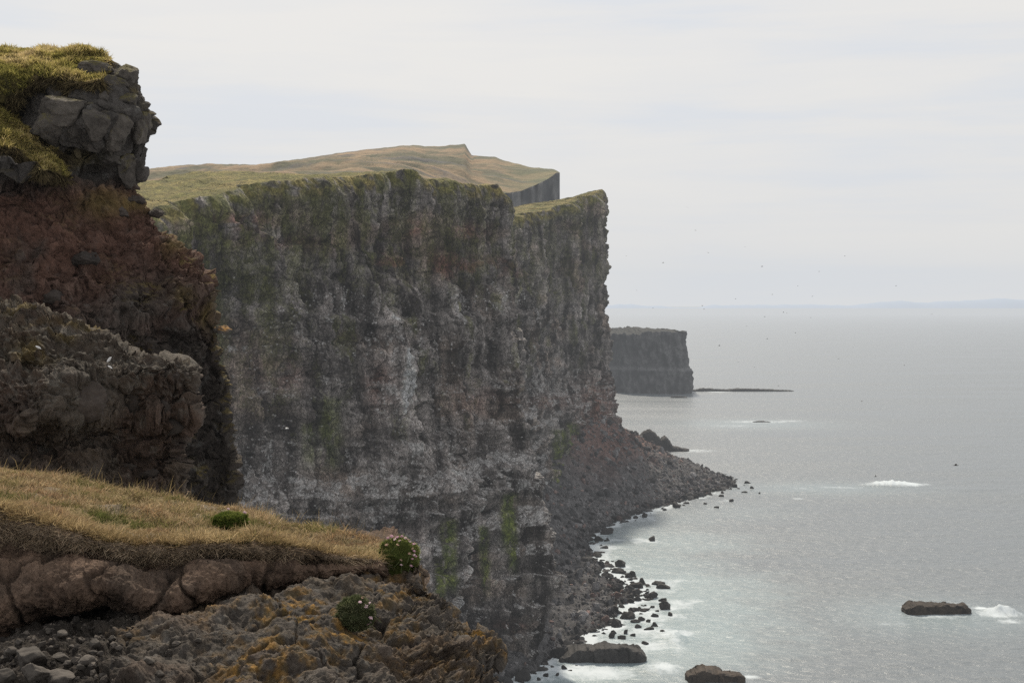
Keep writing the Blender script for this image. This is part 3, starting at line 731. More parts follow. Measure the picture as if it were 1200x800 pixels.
shaped_rock('sea_rock', 'long flat slab of black rock at the water edge below the cliff', 'sea rock', [(655, 775), (662, 768), (674, 760), (690, 757), (712, 755), (735, 756), (752, 762), (759, 770)], 9, 777, M_boulder, 21)
shaped_rock('sea_rock', 'lone flat brown rock washed by surf with white spray beside it', 'sea rock', [(1062, 713), (1066, 711), (1072, 707), (1090, 706), (1112, 707), (1118, 709), (1126, 707), (1136, 709), (1141, 717)], 8, 720, M_searock, 22)
shaped_rock('sea_rock', 'ragged low brown rock in the sea beyond the long black slab', 'sea rock', [(804, 790), (812, 786), (828, 781), (838, 784), (850, 788), (866, 788), (877, 794)], 7, 800, M_searock, 23)
shaped_rock('skerry', 'thin dark skerry running out from the foot of the far headland', 'skerry', [(806, 458), (815, 456.5), (826, 454), (838, 455.5), (852, 456), (868, 454.5), (884, 455), (905, 456), (932, 457.6)], 14, 458.5, M_boulder, 24, rough=.8)
shaped_rock('skerry', 'small black rock awash before the far headland', 'skerry', [(786, 464.5), (793, 463), (806, 465)], 6, 466, M_boulder, 25, rough=.5)
shaped_rock('skerry', 'tiny rock awash in a white foam streak', 'skerry', [(882, 494), (892, 492.5), (904, 494)], 5, 494.6, M_boulder, 26, rough=.4)
shaped_rock('sea_rock', 'pointed black rock with a low tail reaching into the sea', 'sea rock', [(742, 518), (750, 514), (756, 509), (762, 508), (769, 511), (775, 518), (781, 514), (785, 518), (790, 524), (800, 526), (809, 527)], 14, 529, M_boulder, 27, lat=.6, hs=1.2)
for k, (px, py, w, h, Dk, lab) in enumerate(((794, 549, 12, 14, 845, 'tallest dark boulder on the outer ridge of the beach'), (806, 549, 9, 9, 838, 'small dark boulder second along the outer beach ridge'), (820, 556, 18, 13, 826, 'broad dark boulder midway along the outer beach ridge'), (841, 563, 16, 10, 812, 'low rounded dark boulder near the tip of the beach'),
                                         (690, 660, 30, 15, 545, 'big tilted grey slab lying on the edge of the shingle'), (632, 655, 16, 14, 500, 'reddish boulder resting against the foot of the cliff'))):
    s = Dk / F; p = at(px, py, Dk)
    put_rock('beach_boulder', rock_mesh('beach_boulder', 340 + k, (1, 1, 1), sub=5, cuts=13, rough=.06), M_boulder, p + [0, 0, -h * s * .1], (w * s * .56, w * s * .5, h * s * .75), (0, .35 if k == 4 else 0, .4), lab, 'boulder')

def build_sea():
    pys = np.concatenate([357 + np.geomspace(2.0, 70, 150)[:-1], np.linspace(427, 830, 430), np.linspace(834, 1500, 60)[1:]])
    pxs = np.concatenate([np.linspace(-3000, 560, 60)[:-1], np.linspace(560, 1260, 520), np.linspace(1270, 3600, 50)])
    D = (H * F / (pys - 357))[:, None] + 0 * pxs[None, :]
    X = (pxs[None, :] - 600) / F * D
    x, y = X, D
    near = D < 1900
    ds = np.where(near, seg_dist(x, y, SHORE[:-1]), 1e4)
    for px, py, w, h in ROCKS:
        rx, ry = sea_at(px, py); ds = np.where(near, np.minimum(ds, np.hypot(x - rx, y - ry) - w * ry / F * .55 + 2.5), ds)
    ns = fbm(x / 14, y / 14, 0 * x, 4, 31)
    foam = sstep(16, 1.5, ds + ns * 12) * .58 * sstep(900, 560, D) + sstep(4, 0, ds + ns * 4) * .25
    shallow = sstep(60, 6, ds + ns * 10) * sstep(760, 520, D)
    Z = np.zeros_like(x)
    spx = pxs[None, :] + 0 * D; spy = pys[:, None] + 0 * X
    def patch(px, py, sx, sy, a, tilt=0.0):
        cx, cy = sea_at(px, py); s = cy / F; dy = cy * cy / (H * F)
        u = (x - cx) / (sx * s); vv = (y - cy - tilt * (x - cx)) / (sy * dy)
        return a * np.exp(-u * u - vv * vv)
    ptc = 0
    for a in ((690, 766, 46, 10, .5), (735, 762, 40, 14, .6), (790, 752, 16, 22, .55), (775, 782, 30, 12, .7), (700, 788, 60, 12, .75), (640, 790, 24, 12, .6), (725, 705, 30, 20, .25), (760, 735, 30, 14, .35),
              (1050, 568, 40, 2.6, 1.0), (1066, 569, 24, 1.5, .8), (985, 571, 40, 2, .5), (940, 572, 30, 2, .4), (935, 584, 12, 1.5, .6), (890, 494, 55, 2.2, .6), (860, 499, 50, 2.4, .45), (925, 493, 25, 1.2, .6), (815, 528, 40, 3, .55), (770, 531, 20, 3, .5),
              (870, 457.6, 60, 1.3, .6), (840, 459, 20, 1, .7), (1100, 722, 60, 5, .55), (1170, 719, 34, 6, .75), (1185, 728, 34, 4, .55), (985, 727, 40, 5, .32), (1050, 730, 30, 3, .45), (1150, 712, 14, 3, .8), (840, 797, 60, 6, .55), (880, 792, 16, 3, .7), (1060, 698, 20, 2, .3), (880, 700, 8, 1, .15)):
        ptc = np.maximum(ptc, patch(*a))
    foam = np.maximum(foam, ptc)
    foam = foam * np.where(D < 2000, 1, 0)
    shallow = np.maximum(shallow, np.clip(patch(790, 740, 45, 45, .8) + patch(1090, 722, 120, 22, .55) + patch(960, 572, 110, 8, .5) + patch(880, 497, 90, 6, .5) + patch(700, 780, 110, 20, .9), 0, 1))
    Z += fbm(x / 26, y / 11, 0 * x, 3, 37) * .32 * sstep(1500, 700, D)
    for a in ((1045, 568, 26, 2.0, 2.4), (1172, 717, 14, 2.4, 2.2), (1186, 719, 8, 2, 1.0), (788, 748, 16, 9, 1.0), (770, 785, 22, 6, .7)):
        Z += patch(*a) * (1 + .5 * fbm(x / 2, y / 2, 0 * x, 3, 39))
    P = np.stack([X, D, Z], -1)
    m, nt, out = new_mat('sea_water')
    g = N(nt, 'ShaderNodeNewGeometry')
    fa = N(nt, 'ShaderNodeAttribute', attribute_name='foam'); sh = N(nt, 'ShaderNodeAttribute', attribute_name='shallow')
    b = N(nt, 'ShaderNodeBsdfPrincipled'); b.inputs['Roughness'].default_value = .16; b.inputs['IOR'].default_value = 1.33
    mp = N(nt, 'ShaderNodeMapping'); mp.inputs['Scale'].default_value = (.22, .34, .2); mp.inputs['Rotation'].default_value = (0, 0, R(-8)); L(nt, g.outputs['Position'], mp.inputs['Vector'])
    w1 = N(nt, 'ShaderNodeTexNoise', i_Scale=1.0, i_Detail=7.0, i_Roughness=.6, i_Distortion=.4); L(nt, mp.outputs[0], w1.inputs['Vector'])
    mp2 = N(nt, 'ShaderNodeMapping'); mp2.inputs['Scale'].default_value = (.004, .016, .1); L(nt, g.outputs['Position'], mp2.inputs['Vector'])
    w2 = N(nt, 'ShaderNodeTexNoise', i_Scale=1.0, i_Detail=5.0, i_Roughness=.55); L(nt, mp2.outputs[0], w2.inputs['Vector'])
    cmix = N(nt, 'ShaderNodeMix', data_type='RGBA'); cmix.inputs['A'].default_value = (.135, .155, .170, 1); cmix.inputs['B'].default_value = (.235, .30, .32, 1)
    L(nt, sh.outputs['Fac'], cmix.inputs['Factor']); L(nt, cmix.outputs['Result'], b.inputs['Base Color'])
    rr = N(nt, 'ShaderNodeMapRange'); rr.inputs['From Min'].default_value = .35; rr.inputs['From Max'].default_value = .65; rr.inputs['To Min'].default_value = .28; rr.inputs['To Max'].default_value = .40
    L(nt, w2.outputs[0], rr.inputs[0]); L(nt, rr.outputs[0], b.inputs['Roughness'])
    st = N(nt, 'ShaderNodeMapRange'); st.inputs['From Min'].default_value = .35; st.inputs['From Max'].default_value = .65; st.inputs['To Min'].default_value = .8; st.inputs['To Max'].default_value = 1.0
    L(nt, w2.outputs[0], st.inputs[0])
    bp = N(nt, 'ShaderNodeBump', i_Distance=.95); L(nt, w1.outputs[0], bp.inputs['Height']); L(nt, st.outputs[0], bp.inputs['Strength'])
    L(nt, bp.outputs[0], b.inputs['Normal'])
    # foam: lacy where thin, solid where thick
    mp3 = N(nt, 'ShaderNodeMapping'); mp3.inputs['Scale'].default_value = (.30, .16, .3); L(nt, g.outputs['Position'], mp3.inputs['Vector'])
    f1 = N(nt, 'ShaderNodeTexNoise', i_Scale=1.0, i_Detail=8.0, i_Roughness=.72, i_Distortion=.8); L(nt, mp3.outputs[0], f1.inputs['Vector'])
    fs = N(nt, 'ShaderNodeMath', operation='ADD'); L(nt, f1.outputs[0], fs.inputs[0]); L(nt, fa.outputs['Fac'], fs.inputs[1])
    fm = N(nt, 'ShaderNodeMapRange', interpolation_type='SMOOTHSTEP'); fm.inputs['From Min'].default_value = .78; fm.inputs['From Max'].default_value = 1.3
    L(nt, fs.outputs[0], fm.inputs[0])
    fd = N(nt, 'ShaderNodeBsdfDiffuse'); fd.inputs[0].default_value = (.58, .63, .66, 1)
    ms = N(nt, 'ShaderNodeMixShader'); L(nt, fm.outputs[0], ms.inputs[0]); L(nt, b.outputs[0], ms.inputs[1]); L(nt, fd.outputs[0], ms.inputs[2])
    L(nt, ms.outputs[0], out.inputs[0])
    o = grid_obj('sea', P, m, {'foam': foam, 'shallow': shallow}, flip=True)
    tag(o, 'grey rippled sea', 'sea', kind='structure')
build_sea()
scene.cycles.use_denoising = False; scene.cycles.sample_clamp_direct = 2.0; scene.cycles.sample_clamp_indirect = 2.0
scene.view_settings.view_transform = 'Standard'; scene.view_settings.look = 'None'; scene.view_settings.exposure = 0; scene.view_settings.gamma = 1

# ================================================================== near crag on the left
def depth_sheet(rows, ncol, nrow, back=((.35, .10), (1.0, .5), (2.2, 1.6), (4.0, 4.0)), yspan=None, left=-90):
    """sheet seen from the camera station: rows = (py, right outline px, [(fraction along the row, distance)...]);
    past the outline the sheet turns back into the hill"""
    ys = np.linspace(rows[0][0], rows[-1][0], nrow) if yspan is None else yspan
    fr = np.linspace(0, 1, ncol); fr = 1 - (1 - fr) ** 1.12
    ra = np.interp(ys, [r[0] for r in rows], [r[1] for r in rows])
    tab = np.array([np.interp(fr, [p[0] for p in r[2]], [p[1] for p in r[2]]) for r in rows])
    k = np.array([r[0] for r in rows])
    Dm = np.stack([np.interp(ys, k, tab[:, j]) for j in range(ncol)], 1)
    px = left + (ra[:, None] - left) * fr[None, :]
    py = ys[:, None] + 0 * px
    P = at(px, py, Dm)
    ext = []
    e = P[:, -1]
    n = 14
    bt = np.linspace(0, 1, n + 1)[1:]
    bd = np.interp(bt, np.linspace(0, 1, len(back) + 1), [0] + [b[0] for b in back]); bx = np.interp(bt, np.linspace(0, 1, len(back) + 1), [0] + [b[1] for b in back])
    for a, b in zip(bd, bx):
        ext.append(e + np.stack([np.full(len(ys), -b), np.full(len(ys), a), np.zeros(len(ys))], -1))
    PE = np.concatenate([P, np.stack(ext, 1)], 1)
    pxE = np.concatenate([px, np.repeat(px[:, -1:], n, 1)], 1); pyE = np.concatenate([py, np.repeat(py[:, -1:], n, 1)], 1)
    return PE, pxE, pyE

def smooth_grid(P, n=1, amt=.5):
    P = P.copy()
    for _ in range(n):
        Q = P.copy()
        Q[1:-1] = P[1:-1] * (1 - amt) + (P[:-2] + P[2:]) * .5 * amt
        P = Q; Q = P.copy()
        Q[:, 1:-1] = P[:, 1:-1] * (1 - amt) + (P[:, :-2] + P[:, 2:]) * .5 * amt
        P = Q
    return P

def rubble(P, sc, seed, amps=(.30, .16, .07), fine=.05):
    """lumpy conglomerate: bulging clasts of several sizes set in a broken matrix"""
    x, y, z = P[..., 0] / sc, P[..., 1] / sc, P[..., 2] / sc
    wx = x + .35 * fbm(x * 1.3, y * 1.3, z * 1.3, 3, seed + 1); wz = z + .35 * fbm(x * 1.3, y * 1.3 + 7, z * 1.3, 3, seed + 2)
    d = fbm(x * .5, y * .5, z * .5, 3, seed) * amps[0] * 1.2
    tone = 0
    for k, (f, a) in enumerate(((1.0, amps[0]), (2.6, amps[1]), (6.0, amps[2]))):
        f1, f2, i = worley(wx * f, y * f, wz * f, seed + 20 + k)
        b = np.sqrt(np.clip(1 - (f1 / .72) ** 2, 0, 1)) * (i > (.35, .3, .25)[k]) * (.4 + .6 * i)
        d = d + a * b; tone = tone + (b - .3) * (.6, .5, .5)[k]
    rg = ridged(x * 2.2, y * 2.2, z * 2.2, 4, seed + 5); d = d - np.maximum(0, rg - .25) * amps[1] * 1.1
    d = d + fbm(x * 7, y * 7, z * 7, 4, seed + 6) * fine * 1.6
    return d * sc, tone, rg

GRASS_V, GRASS_F4, GRASS_F3, GRASS_C = [], [], [], []
def blades(pos, nrm, length, width, cols, r, lean=.45, up=.55, droop=.35, wind=(.25, -.1, 0), hang=False):
    n = len(pos)
    az = r.random(n) * 2 * np.pi
    d = nrm * (1 - up) + np.array([0, 0, -1. if hang else 1.]) * up + np.stack([np.cos(az), np.sin(az), 0 * az], 1) * (lean * r.random(n) ** .7)[:, None] + np.array(wind)
    d /= np.linalg.norm(d, axis=1, keepdims=True)
    s = np.cross(d, r.normal(size=(n, 3))); s /= np.linalg.norm(s, axis=1, keepdims=True) + 1e-9
    ln = length * (.45 + .75 * r.random(n)); w = width * (.6 + .8 * r.random(n))
    side = np.stack([np.cos(az), np.sin(az), 0 * az - .5], 1)
    b0 = pos - d * (ln * .06)[:, None]
    m = pos + d * (ln * .55)[:, None] + side * (ln * droop * .12)[:, None]
    t = pos + d * (ln * .92)[:, None] + side * (ln * droop * .5 * r.random(n))[:, None]
    V = np.stack([b0 - s * w[:, None] * .5, b0 + s * w[:, None] * .5, m - s * w[:, None] * .36, m + s * w[:, None] * .36, t], 1)
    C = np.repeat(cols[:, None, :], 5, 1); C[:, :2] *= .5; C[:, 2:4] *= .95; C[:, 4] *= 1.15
    return V.reshape(-1, 3), C.reshape(-1, 3)

def grass_obj(name, batches, label):
    V = np.concatenate([b[0] for b in batches]); C = np.concatenate([b[1] for b in batches])
    k = np.arange(len(V) // 5)[:, None] * 5
    q = k + np.array([[0, 1, 3, 2]]); t = k + np.array([[2, 3, 4]])
    me = raw_mesh(name, V, [q.astype(np.int32), t.astype(np.int32)], {'Col': C})
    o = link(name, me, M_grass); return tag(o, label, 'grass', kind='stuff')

def grass_cols(p, r, pal, sc, seed):
    """pal: list of colours, chosen by a patchy noise plus jitter"""
    n = fbm(p[:, 0] / sc, p[:, 1] / sc, p[:, 2] / sc, 3, seed) * .8 + .5 + r.normal(size=len(p)) * .17
    k = np.clip(n * (len(pal) - 1), 0, len(pal) - 1.001); i = k.astype(int); f = (k - i)[:, None]
    pal = np.array(pal)
    return (pal[i] * (1 - f) + pal[i + 1] * f) * (.55 + .9 * r.random(len(p)))[:, None]

CRAG_ROWS = [  # py, right outline, distances along the row (0 = beyond the left frame edge, 1 = outline)
    (60, 96, [(0, 29), (1, 29)]),
    (65, 104, [(0, 27.6), (.55, 27.6), (1, 27.4)]),
    (71, 128, [(0, 26.6), (.55, 26.7), (1, 26.8)]),
    (80, 150, [(0, 25.9), (.5, 26.0), (.8, 26.4), (1, 26.6)]),
    (95, 161, [(0, 25.2), (.3, 25.4), (.55, 25.6), (.8, 25.8), (1, 26.3)]),
    (110, 165, [(0, 24.8), (.3, 25.1), (.5, 25.6), (.8, 25.4), (1, 26.1)]),
    (125, 174, [(0, 24.7), (.28, 25.2), (.42, 25.9), (.6, 25.4), (.8, 25.2), (1, 26.0)]),
    (142, 180, [(0, 24.4), (.3, 25.0), (.42, 25.7), (.6, 25.3), (.8, 25.1), (1, 26.0)]),
    (160, 176, [(0, 24.0), (.36, 24.5), (.45, 25.4), (.6, 25.4), (.8, 25.2), (1, 26.0)]),
    (180, 170, [(0, 23.5), (.4, 24.0), (.52, 25.2), (.7, 25.7), (.85, 25.4), (1, 26.0)]),
    (200, 163, [(0, 23.1), (.55, 23.7), (.66, 25.2), (.8, 25.9), (.92, 25.7), (1, 26.0)]),
    (214, 157, [(0, 23.2), (.6, 24.6), (.8, 25.6), (.95, 26.0), (1, 26.2)]),
    (224, 152, [(0, 23.1), (.6, 24.5), (.85, 25.3), (1, 26.0)]),
    (240, 168, [(0, 23.0), (.5, 24.3), (.85, 25.2), (1, 25.8)]),
    (262, 184, [(0, 22.8), (.5, 24.0), (.85, 25.0), (1, 25.6)]),
    (290, 206, [(0, 22.5), (.5, 23.7), (.85, 24.7), (1, 25.4)]),
    (308, 221, [(0, 22.4), (.5, 23.6), (.85, 24.6), (1, 25.3)]),
    (330, 225, [(0, 22.2), (.5, 23.5), (.85, 24.6), (1, 25.3)]),
    (348, 238, [(0, 22.1), (.5, 23.4), (.85, 24.6), (1, 25.2)]),
    (375, 250, [(0, 22.0), (.5, 23.3), (.85, 24.6), (1, 25.1)]),
    (400, 249, [(0, 22.0), (.5, 23.4), (.85, 24.7), (1, 25.2)]),
    (430, 256, [(0, 22.0), (.5, 23.5), (.85, 24.7), (1, 25.2)]),
    (465, 262, [(0, 22.0), (.5, 23.6), (.85, 24.8), (1, 25.2)]),
    (500, 262, [(0, 22.0), (.5, 23.6), (.85, 24.8), (1, 25.2)]),
    (540, 270, [(0, 21.8), (.5, 23.5), (.85, 24.8), (1, 25.2)]),
    (590, 268, [(0, 21.6), (.5, 23.4), (.85, 24.8), (1, 25.2)]),
    (760, 262, [(0, 21.0), (.5, 23.0), (.85, 24.6), (1, 25.2)])]

def build_crag():
    yspan = np.concatenate([np.linspace(60, 230, 250)[:-1], np.linspace(230, 600, 400)[:-1], np.linspace(600, 760, 40)])
    P, px, py = depth_sheet(CRAG_ROWS, 460, 0, yspan=yspan)
    P = smooth_grid(P, 4)
    nr = grid_normals(P, True)
    if (nr[..., 1] > 0).mean() > .5: nr = -nr
    grass = np.zeros(px.shape)
    wob = fbm(px / 26, py / 26, 0 * px, 3, 5)
    cap = sstep(-6, 6, interp(px, [(-100, 150), (0, 122), (28, 104), (40, 98), (70, 99), (100, 106), (118, 100), (125, 86), (132, 60), (200, 40)]) + wob * 8 - py)
    low = sstep(-6, 6, py - interp(px, [(-100, 100), (0, 106), (14, 132), (30, 152), (55, 170), (72, 186), (84, 210), (100, 260)]) + wob * 5) * sstep(-5, 5, interp(px, [(-100, 176), (0, 166), (30, 186), (60, 206), (80, 212), (100, 150)]) + wob * 8 - py)
    cap = cap * sstep(0, 1, (py < 170) * 1.0)
    grass = np.clip(np.maximum(cap, low), 0, 1)
    rocky = sstep(215, 205, py) * (1 - grass)
    d, tone, rg = rubble(P, .62, 3, amps=(.26, .17, .09), fine=.06)
    d2, tone2, _ = rubble(P, .26, 9, amps=(.22, .14, .08), fine=.06)
    f1, f2, i1 = worley(P[..., 0] / .9, P[..., 1] / .9, P[..., 2] / .75, 77)
    blk = (i1 - .45) * .5 - .14 * sstep(.12, .0, f2 - f1)
    earth = sstep(205, 235, py) * sstep(400, 300, py) * sstep(215, 150, px)
    big = fbm(P[..., 0] / 1.6, P[..., 1] / 1.6, P[..., 2] / 1.6, 3, 15) * .30
    dd = (d + d2 * (.7 - .35 * earth) + big) * (1 - .35 * earth) * (1 - rocky) * (1 - grass * .75) + (blk * .8 + d2 * .35) * rocky
    dd = dd + grass * fbm(P[..., 0] / .5, P[..., 1] / .5, P[..., 2] / .5, 3, 6) * .14
    P = P + nr * dd[..., None]
    P = P + np.stack([fbm(P[..., 0] * 2.2, P[..., 1] * 2.2, P[..., 2] * 2.2, 3, 91 + k) * .10 for k in range(3)], -1) * (1 - grass)[..., None]
    n2 = grid_normals(P); n2 = n2 * np.sign((n2 * nr).sum(-1, keepdims=True))
    up = n2[..., 2]
    tn = np.clip(.5 + .38 * (tone + tone2 * .7), 0, 1)
    a = fbm(P[..., 0] / 1.2, P[..., 1] / 1.2, P[..., 2] / 1.2, 4, 31)
    grey = lerp3([.036, .030, .027], [.125, .103, .087], tn)
    red = lerp3([.060, .030, .021], [.155, .080, .056], tn)
    redm = np.clip(sstep(205, 235, py) * sstep(430, 300, py + a * 60) * sstep(-.55, .25, a + .35), 0, 1)
    col = lerp3(grey, red, np.clip(redm, 0, 1) * .9)
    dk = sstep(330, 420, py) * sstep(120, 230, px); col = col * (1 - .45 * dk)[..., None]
    basalt = lerp3([.040, .036, .033], [.105, .094, .085], np.clip(tn * .6 + i1 * .5, 0, 1)); col = lerp3(col, basalt, rocky)
    moss = sstep(.25, .75, up + .35 * fbm(P[..., 0] * 1.5, P[..., 1] * 1.5, P[..., 2] * 1.5, 4, 33)) * sstep(-.05, .35, fbm(P[..., 0] / .9, P[..., 1] / .9, P[..., 2] / .9, 3, 34)) * (.3 + .7 * sstep(120, 190, px))
    for cx, cy, sx, sy in ((150, 242, 34, 8), (206, 354, 12, 9), (262, 384, 16, 12), (202, 292, 12, 8), (240, 370, 8, 12), (96, 186, 24, 10), (120, 240, 30, 14)):
        moss = np.maximum(moss, .85 * np.exp(-((px - cx) / sx) ** 2 - ((py - cy) / sy) ** 2))
    col = lerp3(col, lerp3([.075, .060, .018], [.17, .125, .035], tn), np.clip(moss, 0, 1) * .8 * (1 - grass))
    lich = sstep(.3, .6, fbm(P[..., 0] * 5, P[..., 1] * 5, P[..., 2] * 5, 4, 35)) * .35
    col = lerp3(col, [.17, .165, .155], lich * (1 - grass) * (1 - redm * .7))
    gcol = lerp3([.085, .075, .026], [.20, .15, .055], sstep(-.3, .4, a)); col = lerp3(col, gcol * .7, grass)
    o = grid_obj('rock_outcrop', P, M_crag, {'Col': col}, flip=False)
    tag(o, 'tall red brown crag with grass cap and overhanging basalt blocks', 'rock outcrop')
    r = np.random.default_rng(21)
    pk = sample_grid(P, 60000, cell_area(P) * np.clip(grass - .35, 0, 1) * sstep(-.25, .15, up), r)
    p, nn = pk(P), pk(n2)
    tuft = sstep(-.2, .45, fbm(p[:, 0] * 2.2, p[:, 1] * 2.2, p[:, 2] * 2.2, 3, 44))
    cols = grass_cols(p, r, [(.19, .18, .05), (.33, .285, .09), (.45, .36, .15), (.54, .43, .24)], 1.1, 45)
    b1 = blades(p, nn, (.05 + .12 * tuft), .016, cols, r, lean=.7, up=.5, droop=.9, wind=(.15, -.25, 0))
    # long dead fringe hanging over the edges of the turf
    edgew = np.clip(grass * (1 - grass) * 4, 0, 1)
    pk = sample_grid(P, 9000, cell_area(P) * edgew * (py < 225), r); p2, n2b = pk(P), pk(n2)
    b2 = blades(p2, n2b, np.full(len(p2), .24), .015, grass_cols(p2, r, [(.07, .055, .035), (.14, .11, .06), (.21, .17, .09)], .8, 46), r, lean=.5, up=.45, droop=.5, wind=(0, -.2, -.2), hang=True)
    g = grass_obj('grass', [b1, b2], 'long tufted grass covering the top and ledge of the crag')
    return P, px, py, o
CRAG, CPX, CPY, CRAG_O = build_crag()

# basalt blocks jutting out of the crag (parts of it), moss cushions and stones set in its face
def surf(P, PX, PY, px, py):
    k = np.argmin((PX[:, :-14] - px) ** 2 + (PY[:, :-14] - py) ** 2)
    i, j = np.unravel_index(k, PX[:, :-14].shape)
    return P[i, j]
BLOCKS = [(147, 92, 22, 20, .5), (132, 101, 20, 13, .3), (113, 85, 30, 12, .1), (151, 117, 16, 12, .2), (138, 152, 25, 27, .2), (112, 143, 20, 24, .1), (76, 128, 44, 24, .1), (98, 124, 18, 10, .1), (60, 152, 28, 28, .4), (163, 150, 14, 27, .3),
          (170, 140, 10, 14, .2), (150, 197, 17, 25, .3), (121, 115, 9, 12, .3), (112, 170, 18, 16, .1), (92, 152, 18, 20, .0), (130, 185, 14, 12, .0), (56, 100, 18, 8, .0)]
for k, (px, py, w, h, proud) in enumerate(BLOCKS):
    p0 = surf(CRAG, CPX, CPY, px, py); D = p0[1] - proud * .3 + .12; s = D / F
    p = at(px, py, D)
    o = link('rock_block', rock_mesh('rock_block', 400 + k, (w * s, .62 * w * s + .12, h * s), sub=5, cuts=22, rough=.05, keep=(.50, .85)), M_block, CRAG_O)
    o.location = p; o.rotation_euler = (r_.uniform(-.12, .12), r_.uniform(-.15, .15), r_.uniform(-.3, .3))
CLASTS = [(262, 386, 13, 8), (206, 354, 9, 6), (140, 250, 12, 9), (150, 236, 20, 8), (95, 305, 22, 14), (198, 415, 9, 12), (215, 412, 8, 10), (170, 400, 14, 10), (60, 350, 18, 12), (182, 250, 12, 9)]
for k, (px, py, w, h) in enumerate(CLASTS):
    p0 = surf(CRAG, CPX, CPY, px, py); s = p0[1] / F; p = at(px, py, p0[1] + (.1 if k == 0 else .30) * w * s)
    o = link('embedded_stone', rock_mesh('embedded_stone', 440 + k, (w * s, w * s, h * s), sub=5, cuts=20, rough=.09, keep=(.5, .85)), M_lichen_rock if k in (0, 1) else M_clast, CRAG_O)
    o.location = p; o.rotation_euler = (0, 0, r_.uniform(-.4, .4))

# ================================================================== nearer rib of rock in front of the crag
RIB_ROWS = [
    (362, 20, [(0, 17.6), (1, 17.6)]),
    (374, 46, [(0, 17.0), (.8, 17.1), (1, 17.3)]),
    (388, 104, [(0, 16.5), (.6, 16.9), (1, 17.2)]),
    (398, 132, [(0, 16.2), (.6, 16.7), (1, 17.2)]),
    (412, 158, [(0, 16.1), (.6, 16.5), (1, 17.1)]),
    (426, 184, [(0, 16.1), (.5, 16.3), (.85, 16.8), (1, 17.0)]),
    (432, 219, [(0, 16.1), (.5, 16.3), (.8, 16.6), (1, 17.0)]),
    (446, 225, [(0, 16.1), (.4, 15.9), (.6, 16.2), (.8, 16.6), (1, 16.9)]),
    (468, 216, [(0, 16.2), (.4, 15.7), (.6, 16.3), (.8, 16.7), (1, 16.9)]),
    (486, 224, [(0, 16.2), (.4, 15.7), (.6, 16.3), (.8, 16.6), (1, 16.8)]),
    (500, 218, [(0, 16.1), (.4, 15.9), (.6, 16.5), (.8, 16.8), (1, 16.9)]),
    (520, 204, [(0, 16.0), (.4, 16.2), (.8, 16.7), (1, 16.9)]),
    (545, 206, [(0, 15.8), (.5, 16.1), (1, 16.8)]),
    (575, 212, [(0, 15.4), (.5, 15.8), (1, 16.6)]),
    (640, 216, [(0, 14.6), (.5, 15.2), (1, 16.4)]),
    (760, 216, [(0, 13.6), (.5, 14.2), (1, 16.0)])]
def build_rib():
    yspan = np.concatenate([np.linspace(362, 600, 330)[:-1], np.linspace(600, 760, 30)])
    P, px, py = depth_sheet(RIB_ROWS, 400, 0, yspan=yspan, back=((.3, .10), (.8, .4), (2.0, 1.4), (5.0, 4.0)))
    P = smooth_grid(P, 4); nr = grid_normals(P)
    if (nr[..., 1] > 0).mean() > .5: nr = -nr
    d, tone, rg = rubble(P, .45, 23, amps=(.22, .16, .09), fine=.07); d2, tone2, _ = rubble(P, .17, 29, amps=(.24, .15, .09), fine=.06)
    smoothb = np.exp(-((px - 88) / 36) ** 2 - ((py - 470) / 30) ** 2)
    P = P + nr * ((d + d2 * .8) * (1 - .65 * smoothb) + smoothb * .22)[..., None]
    P = P + np.stack([fbm(P[..., 0] * 3, P[..., 1] * 3, P[..., 2] * 3, 3, 191 + k) * .07 for k in range(3)], -1)
    n2 = grid_normals(P); n2 = n2 * np.sign((n2 * nr).sum(-1, keepdims=True))
    tn = np.clip(.5 + .38 * (tone + tone2 * .8), 0, 1)
    a = fbm(P[..., 0], P[..., 1], P[..., 2], 4, 131)
    col = lerp3([.036, .028, .022], [.135, .104, .080], tn)
    col = lerp3(col, lerp3([.04, .028, .022], [.11, .07, .052], tn), sstep(-.1, .4, a) * .8)
    col = lerp3(col, np.array([.13, .118, .10]), smoothb * .5)
    topm = sstep(.1, .7, n2[..., 2] + .25 * a) * sstep(500, 420, py)
    col = lerp3(col, [.15, .14, .12], topm * .55)
    moss = 0
    for cx, cy, sx, sy in ((20, 374, 26, 8), (70, 396, 40, 8), (40, 418, 24, 14), (110, 392, 20, 6)):
        moss = np.maximum(moss, np.exp(-((px - cx) / sx) ** 2 - ((py - cy) / sy) ** 2))
    moss = np.clip(moss * sstep(-.35, .3, fbm(P[..., 0] * 4, P[..., 1] * 4, P[..., 2] * 4, 4, 132)), 0, 1)
    col = lerp3(col, lerp3([.09, .065, .02], [.19, .135, .04], tn), moss * .8)
    lich = sstep(.25, .6, fbm(P[..., 0] * 6, P[..., 1] * 6, P[..., 2] * 6, 4, 135)) * .4
    col = lerp3(col, [.19, .18, .16], lich * .7)
    o = grid_obj('rock_outcrop', P, M_crag, {'Col': col})
    tag(o, 'lumpy brown rib of rock behind the grassy bank, before the taller crag', 'rock outcrop')
    for k, (qx, qy, w, h) in enumerate(((90, 470, 36, 27), (26, 384, 24, 12), (150, 470, 14, 20), (200, 500, 18, 12), (205, 440, 16, 8), (150, 548, 10, 6), (175, 555, 12, 6), (190, 480, 10, 12), (14, 540, 16, 8), (120, 515, 12, 8))):
        p0 = surf(P, px, py, qx, qy); s = p0[1] / F
        b = link('embedded_stone', rock_mesh('embedded_stone', 480 + k, (w * s, .5 * w * s, h * s), sub=5, cuts=8, rough=.07, keep=(.7, .97)), M_clast, o)
        b.location = at(qx, qy, p0[1] + .16 * w * s)
    return P, px, py
RIB, RPX, RPY = build_rib()

